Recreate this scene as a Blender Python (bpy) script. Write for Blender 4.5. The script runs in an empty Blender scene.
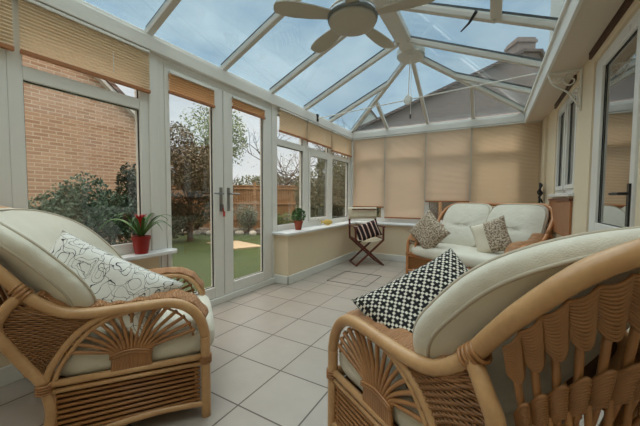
import bpy, bmesh, math, random
from mathutils import Vector, Matrix
random.seed(7)
PI = math.pi
C = bpy.context.scene.collection
sc = bpy.context.scene
V = Vector

# ------------------------------------------------------------------ materials
def srgb(r, g, b):
    f = lambda c: (c/255)/12.92 if c/255 <= .04045 else ((c/255+.055)/1.055)**2.4
    return (f(r), f(g), f(b), 1)

class NT:
    def __init__(s, name):
        s.m = bpy.data.materials.new(name); s.m.use_nodes = True
        s.t = s.m.node_tree; s.n = s.t.nodes; s.l = s.t.links
        s.b = s.n['Principled BSDF']; s.out = s.n['Material Output']
    def node(s, t, **k):
        n = s.n.new(t)
        for a, v in k.items(): setattr(n, a, v)
        return n
    def lk(s, a, b): s.l.new(a, b)
    def math(s, op, a, b=None, c=None):
        n = s.node('ShaderNodeMath', operation=op)
        for i, v in enumerate((a, b, c)):
            if v is None: continue
            if isinstance(v, (int, float)): n.inputs[i].default_value = v
            else: s.lk(v, n.inputs[i])
        return n.outputs[0]
    def coord(s, kind='Object', scale=(1,1,1), loc=(0,0,0), rot=(0,0,0)):
        tc = s.node('ShaderNodeTexCoord'); mp = s.node('ShaderNodeMapping')
        mp.inputs['Scale'].default_value = scale; mp.inputs['Location'].default_value = loc; mp.inputs['Rotation'].default_value = rot
        s.lk(tc.outputs[kind], mp.inputs['Vector']); return mp.outputs[0]
    def noise(s, vec, scale, detail=4, rough=.55):
        n = s.node('ShaderNodeTexNoise'); n.inputs['Scale'].default_value = scale
        n.inputs['Detail'].default_value = detail; n.inputs['Roughness'].default_value = rough
        s.lk(vec, n.inputs['Vector']); return n.outputs['Fac']
    def ramp(s, fac, stops):
        n = s.node('ShaderNodeValToRGB'); e = n.color_ramp.elements
        e[0].position, e[0].color = stops[0]; e[1].position, e[1].color = stops[-1]
        for p, c in stops[1:-1]:
            x = e.new(p); x.color = c
        s.lk(fac, n.inputs['Fac']); return n.outputs['Color']
    def mix(s, fac, a, b, mode='MIX'):
        n = s.node('ShaderNodeMix', data_type='RGBA', blend_type=mode)
        if isinstance(fac, (int, float)): n.inputs[0].default_value = fac
        else: s.lk(fac, n.inputs[0])
        for i, v in ((6, a), (7, b)):
            if isinstance(v, tuple): n.inputs[i].default_value = v
            else: s.lk(v, n.inputs[i])
        return n.outputs[2]
    def bump(s, h, strength=.3, dist=.01):
        n = s.node('ShaderNodeBump'); n.inputs['Strength'].default_value = strength; n.inputs['Distance'].default_value = dist
        s.lk(h, n.inputs['Height']); s.lk(n.outputs['Normal'], s.b.inputs['Normal'])
    def base(s, c):
        if isinstance(c, tuple): s.b.inputs['Base Color'].default_value = c
        else: s.lk(c, s.b.inputs['Base Color'])
    def rough(s, r): s.b.inputs['Roughness'].default_value = r

def simple(name, col, rough=.5, var=.08, nscale=8, bump=0, bscale=60, metal=0):
    t = NT(name); v = t.coord()
    c2 = tuple(max(0, x*(1-var*2)) for x in col[:3])+(1,)
    t.base(t.mix(t.noise(v, nscale), col, c2)); t.rough(rough); t.b.inputs['Metallic'].default_value = metal
    if bump: t.bump(t.noise(v, bscale, 3), bump, .004)
    return t.m

M = {}
M['upvc'] = simple('white_upvc', srgb(224,221,214), .35, .02)
M['roof_bar'] = simple('roof_bar_upvc', srgb(196,190,180), .4, .03)
M['wall'] = simple('cream_plaster', srgb(226,208,178), .85, .03, 3, .15, 40)
M['skirting'] = simple('skirting_paint', srgb(222,221,214), .45, .02)
M['sill'] = simple('sill_white', srgb(232,232,232), .25, .02)
M['soffit'] = simple('soffit_board', srgb(208,192,172), .6, .03)
M['metal'] = simple('brushed_metal', srgb(150,150,150), .3, .05, metal=1)
M['darkmetal'] = simple('dark_metal', srgb(60,60,60), .4, .05, metal=.8)
M['iron'] = simple('black_iron', srgb(22,18,16), .6, .05)
M['gasket'] = simple('black_gasket', srgb(28,28,30), .6, .02)
M['fan'] = simple('fan_paint', srgb(176,166,150), .5, .04)
M['fanring'] = simple('fan_ring', srgb(120,124,124), .35, .05, metal=.6)
M['red'] = simple('red_glazed_pot', srgb(150,30,24), .35, .08, 20)
M['terracotta'] = simple('terracotta', srgb(150,70,45), .8, .1, 20)
M['soil'] = simple('potting_soil', srgb(40,28,20), .95, .2, 60)
M['darkwood'] = simple('dark_red_wood', srgb(104,48,34), .4, .15, 25)
M['canvas'] = simple('cream_canvas', srgb(226,214,188), .9, .04, 30, .3, 200)
M['slatwood'] = simple('blind_rail_wood', srgb(170,112,70), .5, .1, 20)
M['brownrail'] = simple('dark_brown_slats', srgb(84,52,32), .6, .2, 60)
M['piping'] = simple('cushion_piping', srgb(190,178,158), .85, .05)
M['bark'] = simple('bark', srgb(92,80,70), .9, .15, 12, .4, 30)
M['stone'] = simple('pale_stone', srgb(190,184,170), .85, .15, 6)
M['paving'] = simple('cream_paving', srgb(178,160,130), .85, .08, 5)
M['redflower'] = simple('red_bract', srgb(205,24,34), .5, .1, 30)
M['keytag'] = simple('red_key_tag', srgb(190,60,50), .5, .1)
M['yellow'] = simple('yellow_glaze', srgb(214,180,90), .35, .15, 30)
M['render'] = simple('pale_render', srgb(206,200,188), .9, .04, 4)
M['plastic'] = simple('white_plastic', srgb(225,222,214), .4, .02)

def leafmat(name, a, b, c=None):
    t = NT(name); v = t.coord()
    col = t.ramp(t.noise(v, 5, 3), [(.3, a), (.5, c or a), (.7, b)])
    t.base(t.mix(t.noise(v, 45, 1), col, a)); t.rough(.6)
    t.b.inputs['Subsurface Weight'].default_value = 0
    return t.m
M['leaf'] = leafmat('green_leaf', srgb(60,96,36), srgb(120,150,70))
M['conifer'] = leafmat('blue_green_needles', srgb(52,78,60), srgb(104,128,100))
M['darkleaf'] = leafmat('dark_leaf', srgb(30,46,26), srgb(62,80,42))
M['autumn'] = leafmat('red_brown_leaf', srgb(104,76,50), srgb(66,84,44), srgb(84,84,48))
M['hedge'] = leafmat('grey_green_leaf', srgb(88,94,64), srgb(134,130,96))
M['paleleaf'] = leafmat('pale_green_leaf', srgb(112,128,80), srgb(150,150,110))
M['grey_leaf'] = leafmat('silver_leaf', srgb(110,120,100), srgb(160,160,140))

# rattan cane
def rattan(name, c1, c2, bumpv=.2):
    t = NT(name); v = t.coord()
    n1 = t.noise(v, 9, 4); n2 = t.noise(v, 70, 2)
    t.base(t.mix(t.math('MULTIPLY', n2, .5), t.ramp(n1, [(.3, c1), (.7, c2)]), tuple(x*.7 for x in c1[:3])+(1,)))
    t.rough(.33); t.bump(n2, bumpv, .002); return t.m
M['cane'] = rattan('rattan_cane', srgb(190,144,98), srgb(210,168,120))
M['strand'] = rattan('rattan_strand', srgb(164,116,72), srgb(136,92,56))
M['rod'] = rattan('rattan_rod', srgb(180,128,80), srgb(150,102,62))
M['caneorange'] = rattan('rattan_cane_orange', srgb(190,124,74), srgb(206,146,96))

# woven wicker surface on UV in metres
def wicker(name, c1, c2, f=150, g=28):
    t = NT(name); tc = t.node('ShaderNodeTexCoord'); sp = t.node('ShaderNodeSeparateXYZ'); t.lk(tc.outputs['UV'], sp.inputs[0])
    u, v = sp.outputs[0], sp.outputs[1]
    row = t.math('FLOOR', t.math('MULTIPLY', v, f))
    ph = t.math('MULTIPLY', t.math('MODULO', row, 2), PI)
    w = t.math('SINE', t.math('ADD', t.math('MULTIPLY', u, g*2*PI), ph))
    fr = t.math('FRACT', t.math('MULTIPLY', v, f))
    r = t.math('SINE', t.math('MULTIPLY', fr, PI))
    hgt = t.math('MULTIPLY', r, t.math('MULTIPLY_ADD', w, .4, .6))
    n = t.noise(t.coord(), 30, 2)
    t.base(t.mix(n, c1, c2)); t.rough(.45); t.bump(hgt, .9, .006); return t.m
M['wicker'] = wicker('woven_wicker', srgb(190,138,92), srgb(160,110,70))
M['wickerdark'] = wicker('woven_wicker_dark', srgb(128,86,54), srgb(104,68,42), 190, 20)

# fabrics
def fabric(name, c1, c2, wr=.4):
    t = NT(name); v = t.coord()
    t.base(t.mix(t.noise(v, 6, 3), c1, c2)); t.rough(.95)
    h = t.math('ADD', t.math('MULTIPLY', t.noise(v, 5, 3), 1.0), t.math('MULTIPLY', t.noise(v, 260, 1), .08))
    t.bump(h, wr, .05); t.b.inputs['Sheen Weight'].default_value = .15
    return t.m
M['cream'] = fabric('cream_cotton', srgb(222,216,200), srgb(206,199,182))
M['houndstooth'] = None
def cells_pattern():
    t = NT('black_and_white_cross_weave'); tc = t.node('ShaderNodeTexCoord'); sp = t.node('ShaderNodeSeparateXYZ'); t.lk(tc.outputs['UV'], sp.inputs[0])
    k = 84.0
    a = t.math('FLOOR', t.math('MULTIPLY', sp.outputs[0], k)); b = t.math('FLOOR', t.math('MULTIPLY', sp.outputs[1], k))
    def plus(cx, cy, px, py):
        dx = t.math('ABSOLUTE', t.math('SUBTRACT', t.math('MODULO', t.math('ADD', a, px*50 - cx + px//2), px), px//2))
        dy = t.math('ABSOLUTE', t.math('SUBTRACT', t.math('MODULO', t.math('ADD', b, py*50 - cy + py//2), py), py//2))
        return t.math('LESS_THAN', t.math('ADD', dx, dy), 1.5)
    m = t.math('MAXIMUM', plus(1, 1, 4, 4), plus(3, 3, 4, 4))
    t.base(t.mix(m, srgb(214,208,194), srgb(20,19,20))); t.rough(.95)
    t.bump(t.noise(t.coord('UV'), 200, 2), .3, .01); return t.m
M['houndstooth'] = cells_pattern()
def scribble():
    t = NT('white_cotton_with_black_line_drawing'); v = t.coord('UV', (1, 1, 1))
    n = t.noise(v, 7.5, 1.2, .5)
    fr = t.math('ABSOLUTE', t.math('SUBTRACT', t.math('FRACT', t.math('MULTIPLY', n, 10)), .5))
    l1 = t.math('LESS_THAN', fr, .04)
    vo = t.node('ShaderNodeTexVoronoi', feature='DISTANCE_TO_EDGE'); vo.inputs['Scale'].default_value = 10; vo.inputs['Randomness'].default_value = 1
    dv = t.node('ShaderNodeVectorMath', operation='ADD'); nz = t.node('ShaderNodeTexNoise'); nz.inputs['Scale'].default_value = 9
    t.lk(v, nz.inputs['Vector']); sc_ = t.node('ShaderNodeVectorMath', operation='SCALE'); sc_.inputs['Scale'].default_value = .18
    t.lk(nz.outputs['Color'], sc_.inputs[0]); t.lk(v, dv.inputs[0]); t.lk(sc_.outputs[0], dv.inputs[1]); t.lk(dv.outputs[0], vo.inputs['Vector'])
    l2 = t.math('LESS_THAN', vo.outputs['Distance'], .012)
    t.base(t.mix(t.math('MAXIMUM', l1, l2), srgb(214,210,202), srgb(44,42,44))); t.rough(.9)
    t.bump(t.noise(t.coord(), 7, 3), .25, .05); return t.m
M['scribble'] = scribble()
def floral():
    t = NT('brown_sprig_print'); v = t.coord('UV')
    n = t.noise(v, 42, 4, .7)
    t.base(t.ramp(n, [(.42, srgb(206,194,172)), (.50, srgb(170,150,130)), (.58, srgb(112,92,78))])); t.rough(.95); t.bump(n, .6, .01); return t.m
M['floral'] = floral()
def floral_half():
    t = NT('sprig_print_on_cream'); v = t.coord('UV'); n = t.noise(v, 42, 4, .7)
    sp = t.node('ShaderNodeSeparateXYZ'); t.lk(t.coord('UV'), sp.inputs[0])
    pr = t.ramp(n, [(.42, srgb(206,194,172)), (.50, srgb(170,150,130)), (.58, srgb(112,92,78))])
    t.base(t.mix(t.math('GREATER_THAN', sp.outputs[0], .2), srgb(216,206,186), pr)); t.rough(.95); return t.m
M['floral_half'] = floral_half()
def stripes():
    t = NT('dark_red_striped_weave'); sp = t.node('ShaderNodeSeparateXYZ'); t.lk(t.coord('UV'), sp.inputs[0])
    f = t.math('FRACT', t.math('MULTIPLY', sp.outputs[0], 11.5))
    n = t.node('ShaderNodeValToRGB'); n.color_ramp.interpolation = 'CONSTANT'; e = n.color_ramp.elements
    e[0].position = 0; e[0].color = srgb(36,22,24); e[1].position = .5; e[1].color = srgb(120,44,40)
    for p, c in ((.58, srgb(206,184,170)), (.80, srgb(120,44,40)), (.88, srgb(36,22,24))):
        x = e.new(p); x.color = c
    t.lk(f, n.inputs['Fac']); t.base(n.outputs['Color']); t.rough(.95); return t.m
M['stripes'] = stripes()

# pleated blind: horizontal pleats, daylight glows through (translucent)
def blind_mat(name, c, trans=.35):
    t = NT(name)
    t.base(c); t.rough(.9)
    sp = t.node('ShaderNodeSeparateXYZ'); t.lk(t.coord(), sp.inputs[0])
    tr = t.node('ShaderNodeBsdfTranslucent'); tr.inputs['Color'].default_value = c
    mx = t.node('ShaderNodeMixShader'); mx.inputs[0].default_value = trans
    t.lk(t.b.outputs[0], mx.inputs[1]); t.lk(tr.outputs[0], mx.inputs[2]); t.lk(mx.outputs[0], t.out.inputs['Surface'])
    return t.m
M['blind'] = blind_mat('cream_pleated_fabric', srgb(236,214,184), .35)
M['blindpink'] = blind_mat('peach_pleated_fabric', srgb(236,214,190), .22)
M['blindorange'] = blind_mat('tan_pleated_fabric', srgb(228,184,138), .38)

# glass
def glass(name, tint, refl=1.0):
    t = NT(name); t.n.remove(t.b)
    tr = t.node('ShaderNodeBsdfTransparent'); tr.inputs[0].default_value = tint
    gl = t.node('ShaderNodeBsdfGlossy'); gl.inputs['Roughness'].default_value = .0; gl.inputs['Color'].default_value = (1, 1, 1, 1)
    fr = t.node('ShaderNodeLayerWeight'); fr.inputs['Blend'].default_value = .5   # Facing = 1-|cos|
    mx = t.node('ShaderNodeMixShader')
    f5 = t.math('MULTIPLY_ADD', t.math('POWER', fr.outputs['Facing'], 5.0), .9*min(refl, 1), .065*refl)
    t.lk(f5, mx.inputs[0]); t.lk(tr.outputs[0], mx.inputs[1]); t.lk(gl.outputs[0], mx.inputs[2])
    t.lk(mx.outputs[0], t.out.inputs['Surface']); return t.m
M['glass'] = glass('window_glass', (.93, .95, .94, 1), 1.0)
M['roofglass'] = glass('blue_tinted_roof_glass', (.68, .79, .84, 1), .5)
M['doorglass'] = glass('reflective_door_glass', (.45, .47, .45, 1), 5.0)

# floor tiles
def floor_tiles():
    t = NT('cream_ceramic_tiles'); v = t.coord('Object', (1, 1, 1), (2.016+.3907*20, -1.603+.3998*20, 0))
    br = t.node('ShaderNodeTexBrick'); br.offset = 0; br.squash = 1
    for k, x in (('Scale', 1), ('Mortar Size', .005), ('Mortar Smooth', .1), ('Brick Width', .3907), ('Row Height', .3998), ('Bias', 0)):
        br.inputs[k].default_value = x
    br.inputs['Color1'].default_value = srgb(166,155,145); br.inputs['Color2'].default_value = srgb(172,161,150); br.inputs['Mortar'].default_value = srgb(84,72,60)
    t.lk(v, br.inputs['Vector'])
    n = t.noise(t.coord(), 5, 5)
    t.base(t.mix(t.math('MULTIPLY', n, .35), br.outputs['Color'], srgb(178,168,152), 'MULTIPLY')); t.rough(.34)
    t.bump(t.math('SUBTRACT', 1, br.outputs['Fac']), .4, .004); return t.m
M['tiles'] = floor_tiles()

def brick(name, c1, c2, mort, rot, scale=1):
    t = NT(name); v = t.coord('Object', (1, 1, 1), (30, 30, 30))
    sp = t.node('ShaderNodeSeparateXYZ'); t.lk(v, sp.inputs[0]); cb = t.node('ShaderNodeCombineXYZ')
    t.lk(sp.outputs[rot], cb.inputs[0]); t.lk(sp.outputs[2], cb.inputs[1])
    br = t.node('ShaderNodeTexBrick')
    for k, x in (('Scale', 1), ('Mortar Size', .009), ('Mortar Smooth', .2), ('Brick Width', .215), ('Row Height', .068), ('Bias', -.1)):
        br.inputs[k].default_value = x
    br.inputs['Color1'].default_value = c1; br.inputs['Color2'].default_value = c2; br.inputs['Mortar'].default_value = mort
    t.lk(cb.outputs[0], br.inputs['Vector'])
    t.base(t.mix(t.math('MULTIPLY', t.noise(v, 1.3, 3), .6), br.outputs['Color'], c1)); t.rough(.9)
    t.bump(t.math('SUBTRACT', 1, br.outputs['Fac']), .5, .01); return t.m
M['brick'] = brick('buff_brick', srgb(186,150,122), srgb(152,114,88), srgb(208,194,172), 1)
M['brickx'] = brick('buff_brick_gable', srgb(158,134,122), srgb(136,114,104), srgb(160,148,138), 0)
def rooftile():
    t = NT('grey_brown_roof_tiles'); w = t.node('ShaderNodeTexWave', wave_type='BANDS', bands_direction='Z'); w.inputs['Scale'].default_value = 3.0
    t.lk(t.coord(), w.inputs['Vector']); t.base(t.mix(t.noise(t.coord(), 3, 5), srgb(132,112,104), srgb(104,88,82))); t.rough(.9)
    t.bump(w.outputs['Fac'], .5, .03); return t.m
M['rooftile'] = rooftile()
def fence_mat():
    t = NT('orange_fence_boards'); w = t.node('ShaderNodeTexWave', wave_type='BANDS', bands_direction='X'); w.inputs['Scale'].default_value = 3.2
    t.lk(t.coord(), w.inputs['Vector']); n = t.noise(t.coord('Object', (8, 8, .6)), 3, 4)
    t.base(t.mix(n, srgb(164,124,84), srgb(128,92,60))); t.rough(.85); t.bump(w.outputs['Fac'], .6, .02); return t.m
M['fence'] = fence_mat()
M['post'] = simple('fence_post_wood', srgb(176,136,98), .85, .1, 8)
def lawn():
    t = NT('lawn_grass'); v = t.coord()
    t.base(t.ramp(t.math('ADD', t.math('MULTIPLY', t.noise(v, 1.1, 4), .6), t.math('MULTIPLY', t.noise(v, 40, 2), .4)), [(.35, srgb(44,60,20)), (.5, srgb(58,76,28)), (.68, srgb(70,84,34))])); t.rough(.9)
    t.bump(t.noise(v, 120, 2), .8, .03); return t.m
M['lawn'] = lawn()
M['earth'] = simple('bed_soil', srgb(86,74,60), .95, .25, 5, .5, 20)
M['drape'] = simple('pale_room_wall', srgb(170,150,124), .9, .03)

# ------------------------------------------------------------------ mesh helpers
class MB:
    def __init__(s): s.v = []; s.f = []; s.uv = []
    def add(s, vs, fs, uvs=None):
        o = len(s.v); s.v += [tuple(p) for p in vs]
        for i, f in enumerate(fs):
            s.f.append([o+j for j in f]); s.uv.append([uvs[j] for j in f] if uvs else [(0, 0)]*len(f))
    def box(s, c, d, rz=0, m=None):
        x, y, z = d[0]/2, d[1]/2, d[2]/2
        R = m or Matrix.Rotation(rz, 3, 'Z')
        vs = [V(c)+R@V((a*x, b*y, e*z)) for a in (-1, 1) for b in (-1, 1) for e in (-1, 1)]
        s.add(vs, [(0,1,3,2), (4,6,7,5), (0,4,5,1), (2,3,7,6), (0,2,6,4), (1,5,7,3)])
        return s
    def bx(s, x0, x1, y0, y1, z0, z1):
        return s.box(((x0+x1)/2, (y0+y1)/2, (z0+z1)/2), (abs(x1-x0), abs(y1-y0), abs(z1-z0)))
    def beam(s, a, b, w, h, up=(0, 0, 1)):
        a, b = V(a), V(b); d = (b-a); L = d.length; y = d/L; x = y.cross(V(up)).normalized(); z = x.cross(y)
        m = Matrix((x, y, z)).transposed(); return s.box((a+b)/2, (w, L, h), m=m)
    def tube(s, pts, r, n=8, closed=False, cap=True):
        pts = [V(p) for p in pts]; N = len(pts)
        rr = r if isinstance(r, (list, tuple)) else [r]*N
        tang = []
        for i in range(N):
            a = pts[(i-1) % N] if (closed or i > 0) else pts[i]; b = pts[(i+1) % N] if (closed or i < N-1) else pts[i]
            d = b-a; tang.append(d.normalized() if d.length > 1e-9 else V((0, 0, 1)))
        t0 = tang[0]; ref = V((0, 0, 1)) if abs(t0.z) < .9 else V((1, 0, 0))
        nx = t0.cross(ref).normalized(); rings = []; vs = []; uvs = []; L = 0
        for i in range(N):
            if i:
                nx = (nx - tang[i]*nx.dot(tang[i])).normalized(); L += (pts[i]-pts[i-1]).length
            ny = tang[i].cross(nx)
            for k in range(n):
                a = 2*PI*k/n; vs.append(pts[i]+(nx*math.cos(a)+ny*math.sin(a))*rr[i]); uvs.append((L, k/n*.1))
        fs = []
        for i in range(N if closed else N-1):
            j = (i+1) % N
            for k in range(n): fs.append((i*n+k, i*n+(k+1) % n, j*n+(k+1) % n, j*n+k))
        if not closed and cap: fs.append(tuple(reversed(range(n)))); fs.append(tuple((N-1)*n+k for k in range(n)))
        s.add(vs, fs, uvs); return s
    def lathe(s, prof, c=(0, 0, 0), n=24, m=None):
        vs = []; R = m or Matrix.Identity(3)
        for r, z in prof:
            for k in range(n): vs.append(V(c)+R@V((r*math.cos(2*PI*k/n), r*math.sin(2*PI*k/n), z)))
        fs = [(i*n+k, i*n+(k+1) % n, (i+1)*n+(k+1) % n, (i+1)*n+k) for i in range(len(prof)-1) for k in range(n)]
        fs.append(tuple(reversed(range(n)))); fs.append(tuple((len(prof)-1)*n+k for k in range(n)))
        s.add(vs, fs); return s
    def grid(s, fn, nu, nv, uvf=None, thick=0):
        P = [[V(fn(i/nu, j/nv)) for j in range(nv+1)] for i in range(nu+1)]
        vs = [P[i][j] for i in range(nu+1) for j in range(nv+1)]; W = nv+1
        uvs = [(uvf(i/nu, j/nv) if uvf else (i/nu, j/nv)) for i in range(nu+1) for j in range(nv+1)]
        fs = [(i*W+j, (i+1)*W+j, (i+1)*W+j+1, i*W+j+1) for i in range(nu) for j in range(nv)]
        if thick:
            nrm = []
            for i in range(nu+1):
                for j in range(nv+1):
                    a = P[min(i+1, nu)][j]-P[max(i-1, 0)][j]; b = P[i][min(j+1, nv)]-P[i][max(j-1, 0)]
                    c = a.cross(b); nrm.append(c.normalized() if c.length > 1e-9 else V((0, 0, 1)))
            K = len(vs); back = [p-n_*thick for p, n_ in zip(vs, nrm)]
            fs2 = [tuple(K+q for q in reversed(f)) for f in fs]; side = []
            for i in range(nu): side += [(i*W, K+i*W, K+(i+1)*W, (i+1)*W), ((i+1)*W+nv, K+(i+1)*W+nv, K+i*W+nv, i*W+nv)]
            for j in range(nv): side += [(j+1, K+j+1, K+j, j), (nu*W+j, K+nu*W+j, K+nu*W+j+1, nu*W+j+1)]
            vs = vs+back; uvs = uvs+uvs; fs = fs+fs2+side
        s.add(vs, fs, uvs); return s
    def prism(s, poly, axis_a, axis_b, off, depth):   # poly in plane (a,b) from origin off, extruded along depth vector
        A, B, O, D = V(axis_a), V(axis_b), V(off), V(depth); n = len(poly)
        vs = [O+A*p[0]+B*p[1] for p in poly]; vs += [v+D for v in vs]
        fs = [tuple(range(n)), tuple(reversed(range(n, 2*n)))]+[(i, n+i, n+(i+1) % n, (i+1) % n) for i in range(n)]
        s.add(vs, fs); return s
    def build(s, name, mat, parent=None, smooth=False, bevel=0, recalc=True):
        me = bpy.data.meshes.new(name); me.from_pydata(s.v, [], s.f)
        ul = me.uv_layers.new(name='UVMap'); k = 0
        for p, u in zip(me.polygons, s.uv):
            for j, li in enumerate(p.loop_indices): ul.data[li].uv = u[j]
        me.validate()
        if recalc:
            bm = bmesh.new(); bm.from_mesh(me); bmesh.ops.recalc_face_normals(bm, faces=bm.faces); bm.to_mesh(me); bm.free()
        if smooth:
            for p in me.polygons: p.use_smooth = True
        me.materials.append(M[mat] if isinstance(mat, str) else mat)
        o = bpy.data.objects.new(name, me); C.objects.link(o)
        if parent: o.parent = parent
        if bevel:
            b = o.modifiers.new('bevel', 'BEVEL'); b.width = bevel; b.segments = 2; b.limit_method = 'ANGLE'
        return o

def tag(o, label=None, cat=None, group=None, kind=None):
    if label: o['label'] = label
    if cat: o['category'] = cat
    if group: o['group'] = group
    if kind: o['kind'] = kind
    return o
def empty(name, loc=(0, 0, 0), rz=0):
    o = bpy.data.objects.new(name, None); C.objects.link(o); o.location = loc; o.rotation_euler = (0, 0, rz); o.empty_display_size = .1; return o
def children(o): return [c for c in bpy.data.objects if c.parent == o]
def copy_tree(o, parent=None):
    c = o.copy(); C.objects.link(c); c.parent = parent
    for ch in children(o): copy_tree(ch, c)
    return c
def cr(pts, n=8):   # Catmull-Rom
    pts = [V(p) for p in pts]; out = []
    for i in range(len(pts)-1):
        p0 = pts[i-1] if i else pts[0]*2-pts[1]; p1, p2 = pts[i], pts[i+1]; p3 = pts[i+2] if i+2 < len(pts) else pts[-1]*2-pts[-2]
        for k in range(n):
            t = k/n; out.append(.5*((2*p1)+(p2-p0)*t+(2*p0-5*p1+4*p2-p3)*t*t+(3*p1-p0-3*p2+p3)*t**3))
    out.append(pts[-1]); return out
def resample(pts, n):
    L = [0]
    for a, b in zip(pts, pts[1:]): L.append(L[-1]+(b-a).length)
    out = []; j = 0
    for i in range(n+1):
        s_ = L[-1]*i/n
        while j < len(L)-2 and L[j+1] < s_: j += 1
        t = (s_-L[j])/max(1e-9, L[j+1]-L[j]); out.append(pts[j].lerp(pts[j+1], min(1, max(0, t))))
    return out
def samp(pts, u):
    x = u*(len(pts)-1); i = min(int(x), len(pts)-2); return pts[i].lerp(pts[i+1], x-i)

# ------------------------------------------------------------------ dimensions
FX = -2.66; YF = 5.98; DW = -2.41; DY = 5.65; RX = .725; GX = .45
BZ0, BZ1 = 2.49, 2.65; YB = -1.0
SILL = .72

# ------------------------------------------------------------------ shell
MB().bx(FX-.08, RX+.02, YB, YF+.08, -.12, 0).build('floor', 'tiles')['kind'] = 'structure'
# dwarf walls
w = MB(); w.bx(FX-.12, FX-.0, YB, 1.62, -.1, .66); w.build('wall_left', 'wall')['kind'] = 'structure'
w = MB(); w.bx(FX-.12, DW, 3.30, YF+.1, -.1, SILL-.03); w.build('wall_left_corner', 'wall')['kind'] = 'structure'
w = MB(); w.bx(DW, RX, DY, YF+.1, -.1, SILL-.03); w.build('wall_far', 'wall')['kind'] = 'structure'
# house wall on the right with openings (door 2.40-3.42, window 3.88-5.0)
DZT, WZ0, WZ1 = 2.36, 1.27, 2.38
w = MB(); x0, x1 = RX, RX+.25
w.bx(x0, x1, YB, 2.38, 0, 2.75); w.bx(x0, x1, 2.38, 3.36, DZT, 2.75); w.bx(x0, x1, 3.36, 3.88, 0, 2.75)
w.bx(x0, x1, 3.88, 4.98, 0, WZ0); w.bx(x0, x1, 3.88, 4.98, WZ1, 2.75); w.bx(x0, x1, 4.98, 6.3, 0, 2.75)
w.build('wall_right', 'wall')['kind'] = 'structure'
w = MB(); w.bx(RX+.05, RX+.3, YB, 6.3, 2.75, 6.2); w.build('wall_right_upper', 'render')['kind'] = 'structure'
w = MB(); w.bx(FX-.1, RX, YB-.15, YB, 0, 3.6); w.build('wall_back', 'wall')['kind'] = 'structure'
# room behind the door
w = MB(); w.bx(RX+.25, 3.0, 2.0, 2.05, 0, 2.6); w.bx(RX+.25, 3.0, 5.4, 5.45, 0, 2.6); w.bx(3.0, 3.05, 2.0, 5.45, 0, 2.6); w.bx(RX+.25, 3.05, 2, 5.45, 2.6, 2.65); w.bx(RX+.25, 3.05, 2, 5.45, -.05, 0)
w.build('wall_inner_room', 'drape')['kind'] = 'structure'
# skirtings
def skirt(name, boxes):
    b = MB()
    for q in boxes: b.bx(*q)
    b.build(name, 'skirting', bevel=.006)['kind'] = 'structure'
skirt('baseboard_left', [(FX, FX+.02, YB, 1.62, 0, .12)])
skirt('baseboard_left_corner', [(DW, DW+.02, 3.28, DY-.02, 0, .12), (FX+.02, DW+.02, 3.28, 3.30, 0, .12)])
skirt('baseboard_far', [(DW, RX, DY-.02, DY, 0, .12)])
skirt('baseboard_right', [(RX-.02, RX, YB, 2.38, 0, .12), (RX-.02, RX, 3.36, DY-.02, 0, .12)])
# window boards
b = MB().prism([(FX, YB), (FX, 1.74), (FX+.10, 1.74), (FX+.14, 1.70), (FX+.14, YB)], (1,0,0), (0,1,0), (0,0,.685), (0,0,.035)); b.build('trim_1', 'sill', bevel=.008)['kind'] = 'structure'
b = MB().prism([(FX, 3.25), (FX, YF), (RX, YF), (RX, DY-.05), (DW+.05, DY-.05), (DW+.05, 3.25)], (1,0,0), (0,1,0), (0,0,.69), (0,0,.035)); b.build('trim_2', 'sill', bevel=.008)['kind'] = 'structure'
# eaves beams
b = MB(); b.bx(FX-.09, FX+.05, YB, YF+.1, BZ0, BZ1-.04); b.bx(FX-.09, FX+.02, YB, YF+.1, BZ1-.04, BZ1); b.build('trim_3', 'upvc', bevel=.006)['kind'] = 'structure'
b = MB(); b.bx(FX+.05, GX, YF-.05, YF+.1, BZ0, BZ1-.05); b.bx(FX+.05, GX, YF-.02, YF+.1, BZ1-.05, BZ1-.01); b.build('trim_4', 'upvc', bevel=.006)['kind'] = 'structure'
# box gutter / soffit on house wall
b = MB(); b.bx(GX+.02, RX+.05, YB, YF+.1, 2.47, 2.50); b.build('trim_5', 'soffit')['kind'] = 'structure'
b = MB(); b.bx(GX, GX+.025, YB, YF+.1, 2.46, 2.70); b.bx(GX-.02, GX+.02, YB, YF+.1, 2.62, 2.66); b.bx(GX+.02, RX+.05, YB, YF+.1, 2.50, 2.56); b.build('trim_6', 'plastic', bevel=.004)['kind'] = 'structure'
b = MB().bx(RX-.03, RX, DY, YF, SILL, 2.49); b.build('trim_7', 'wall')['kind'] = 'structure'

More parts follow.
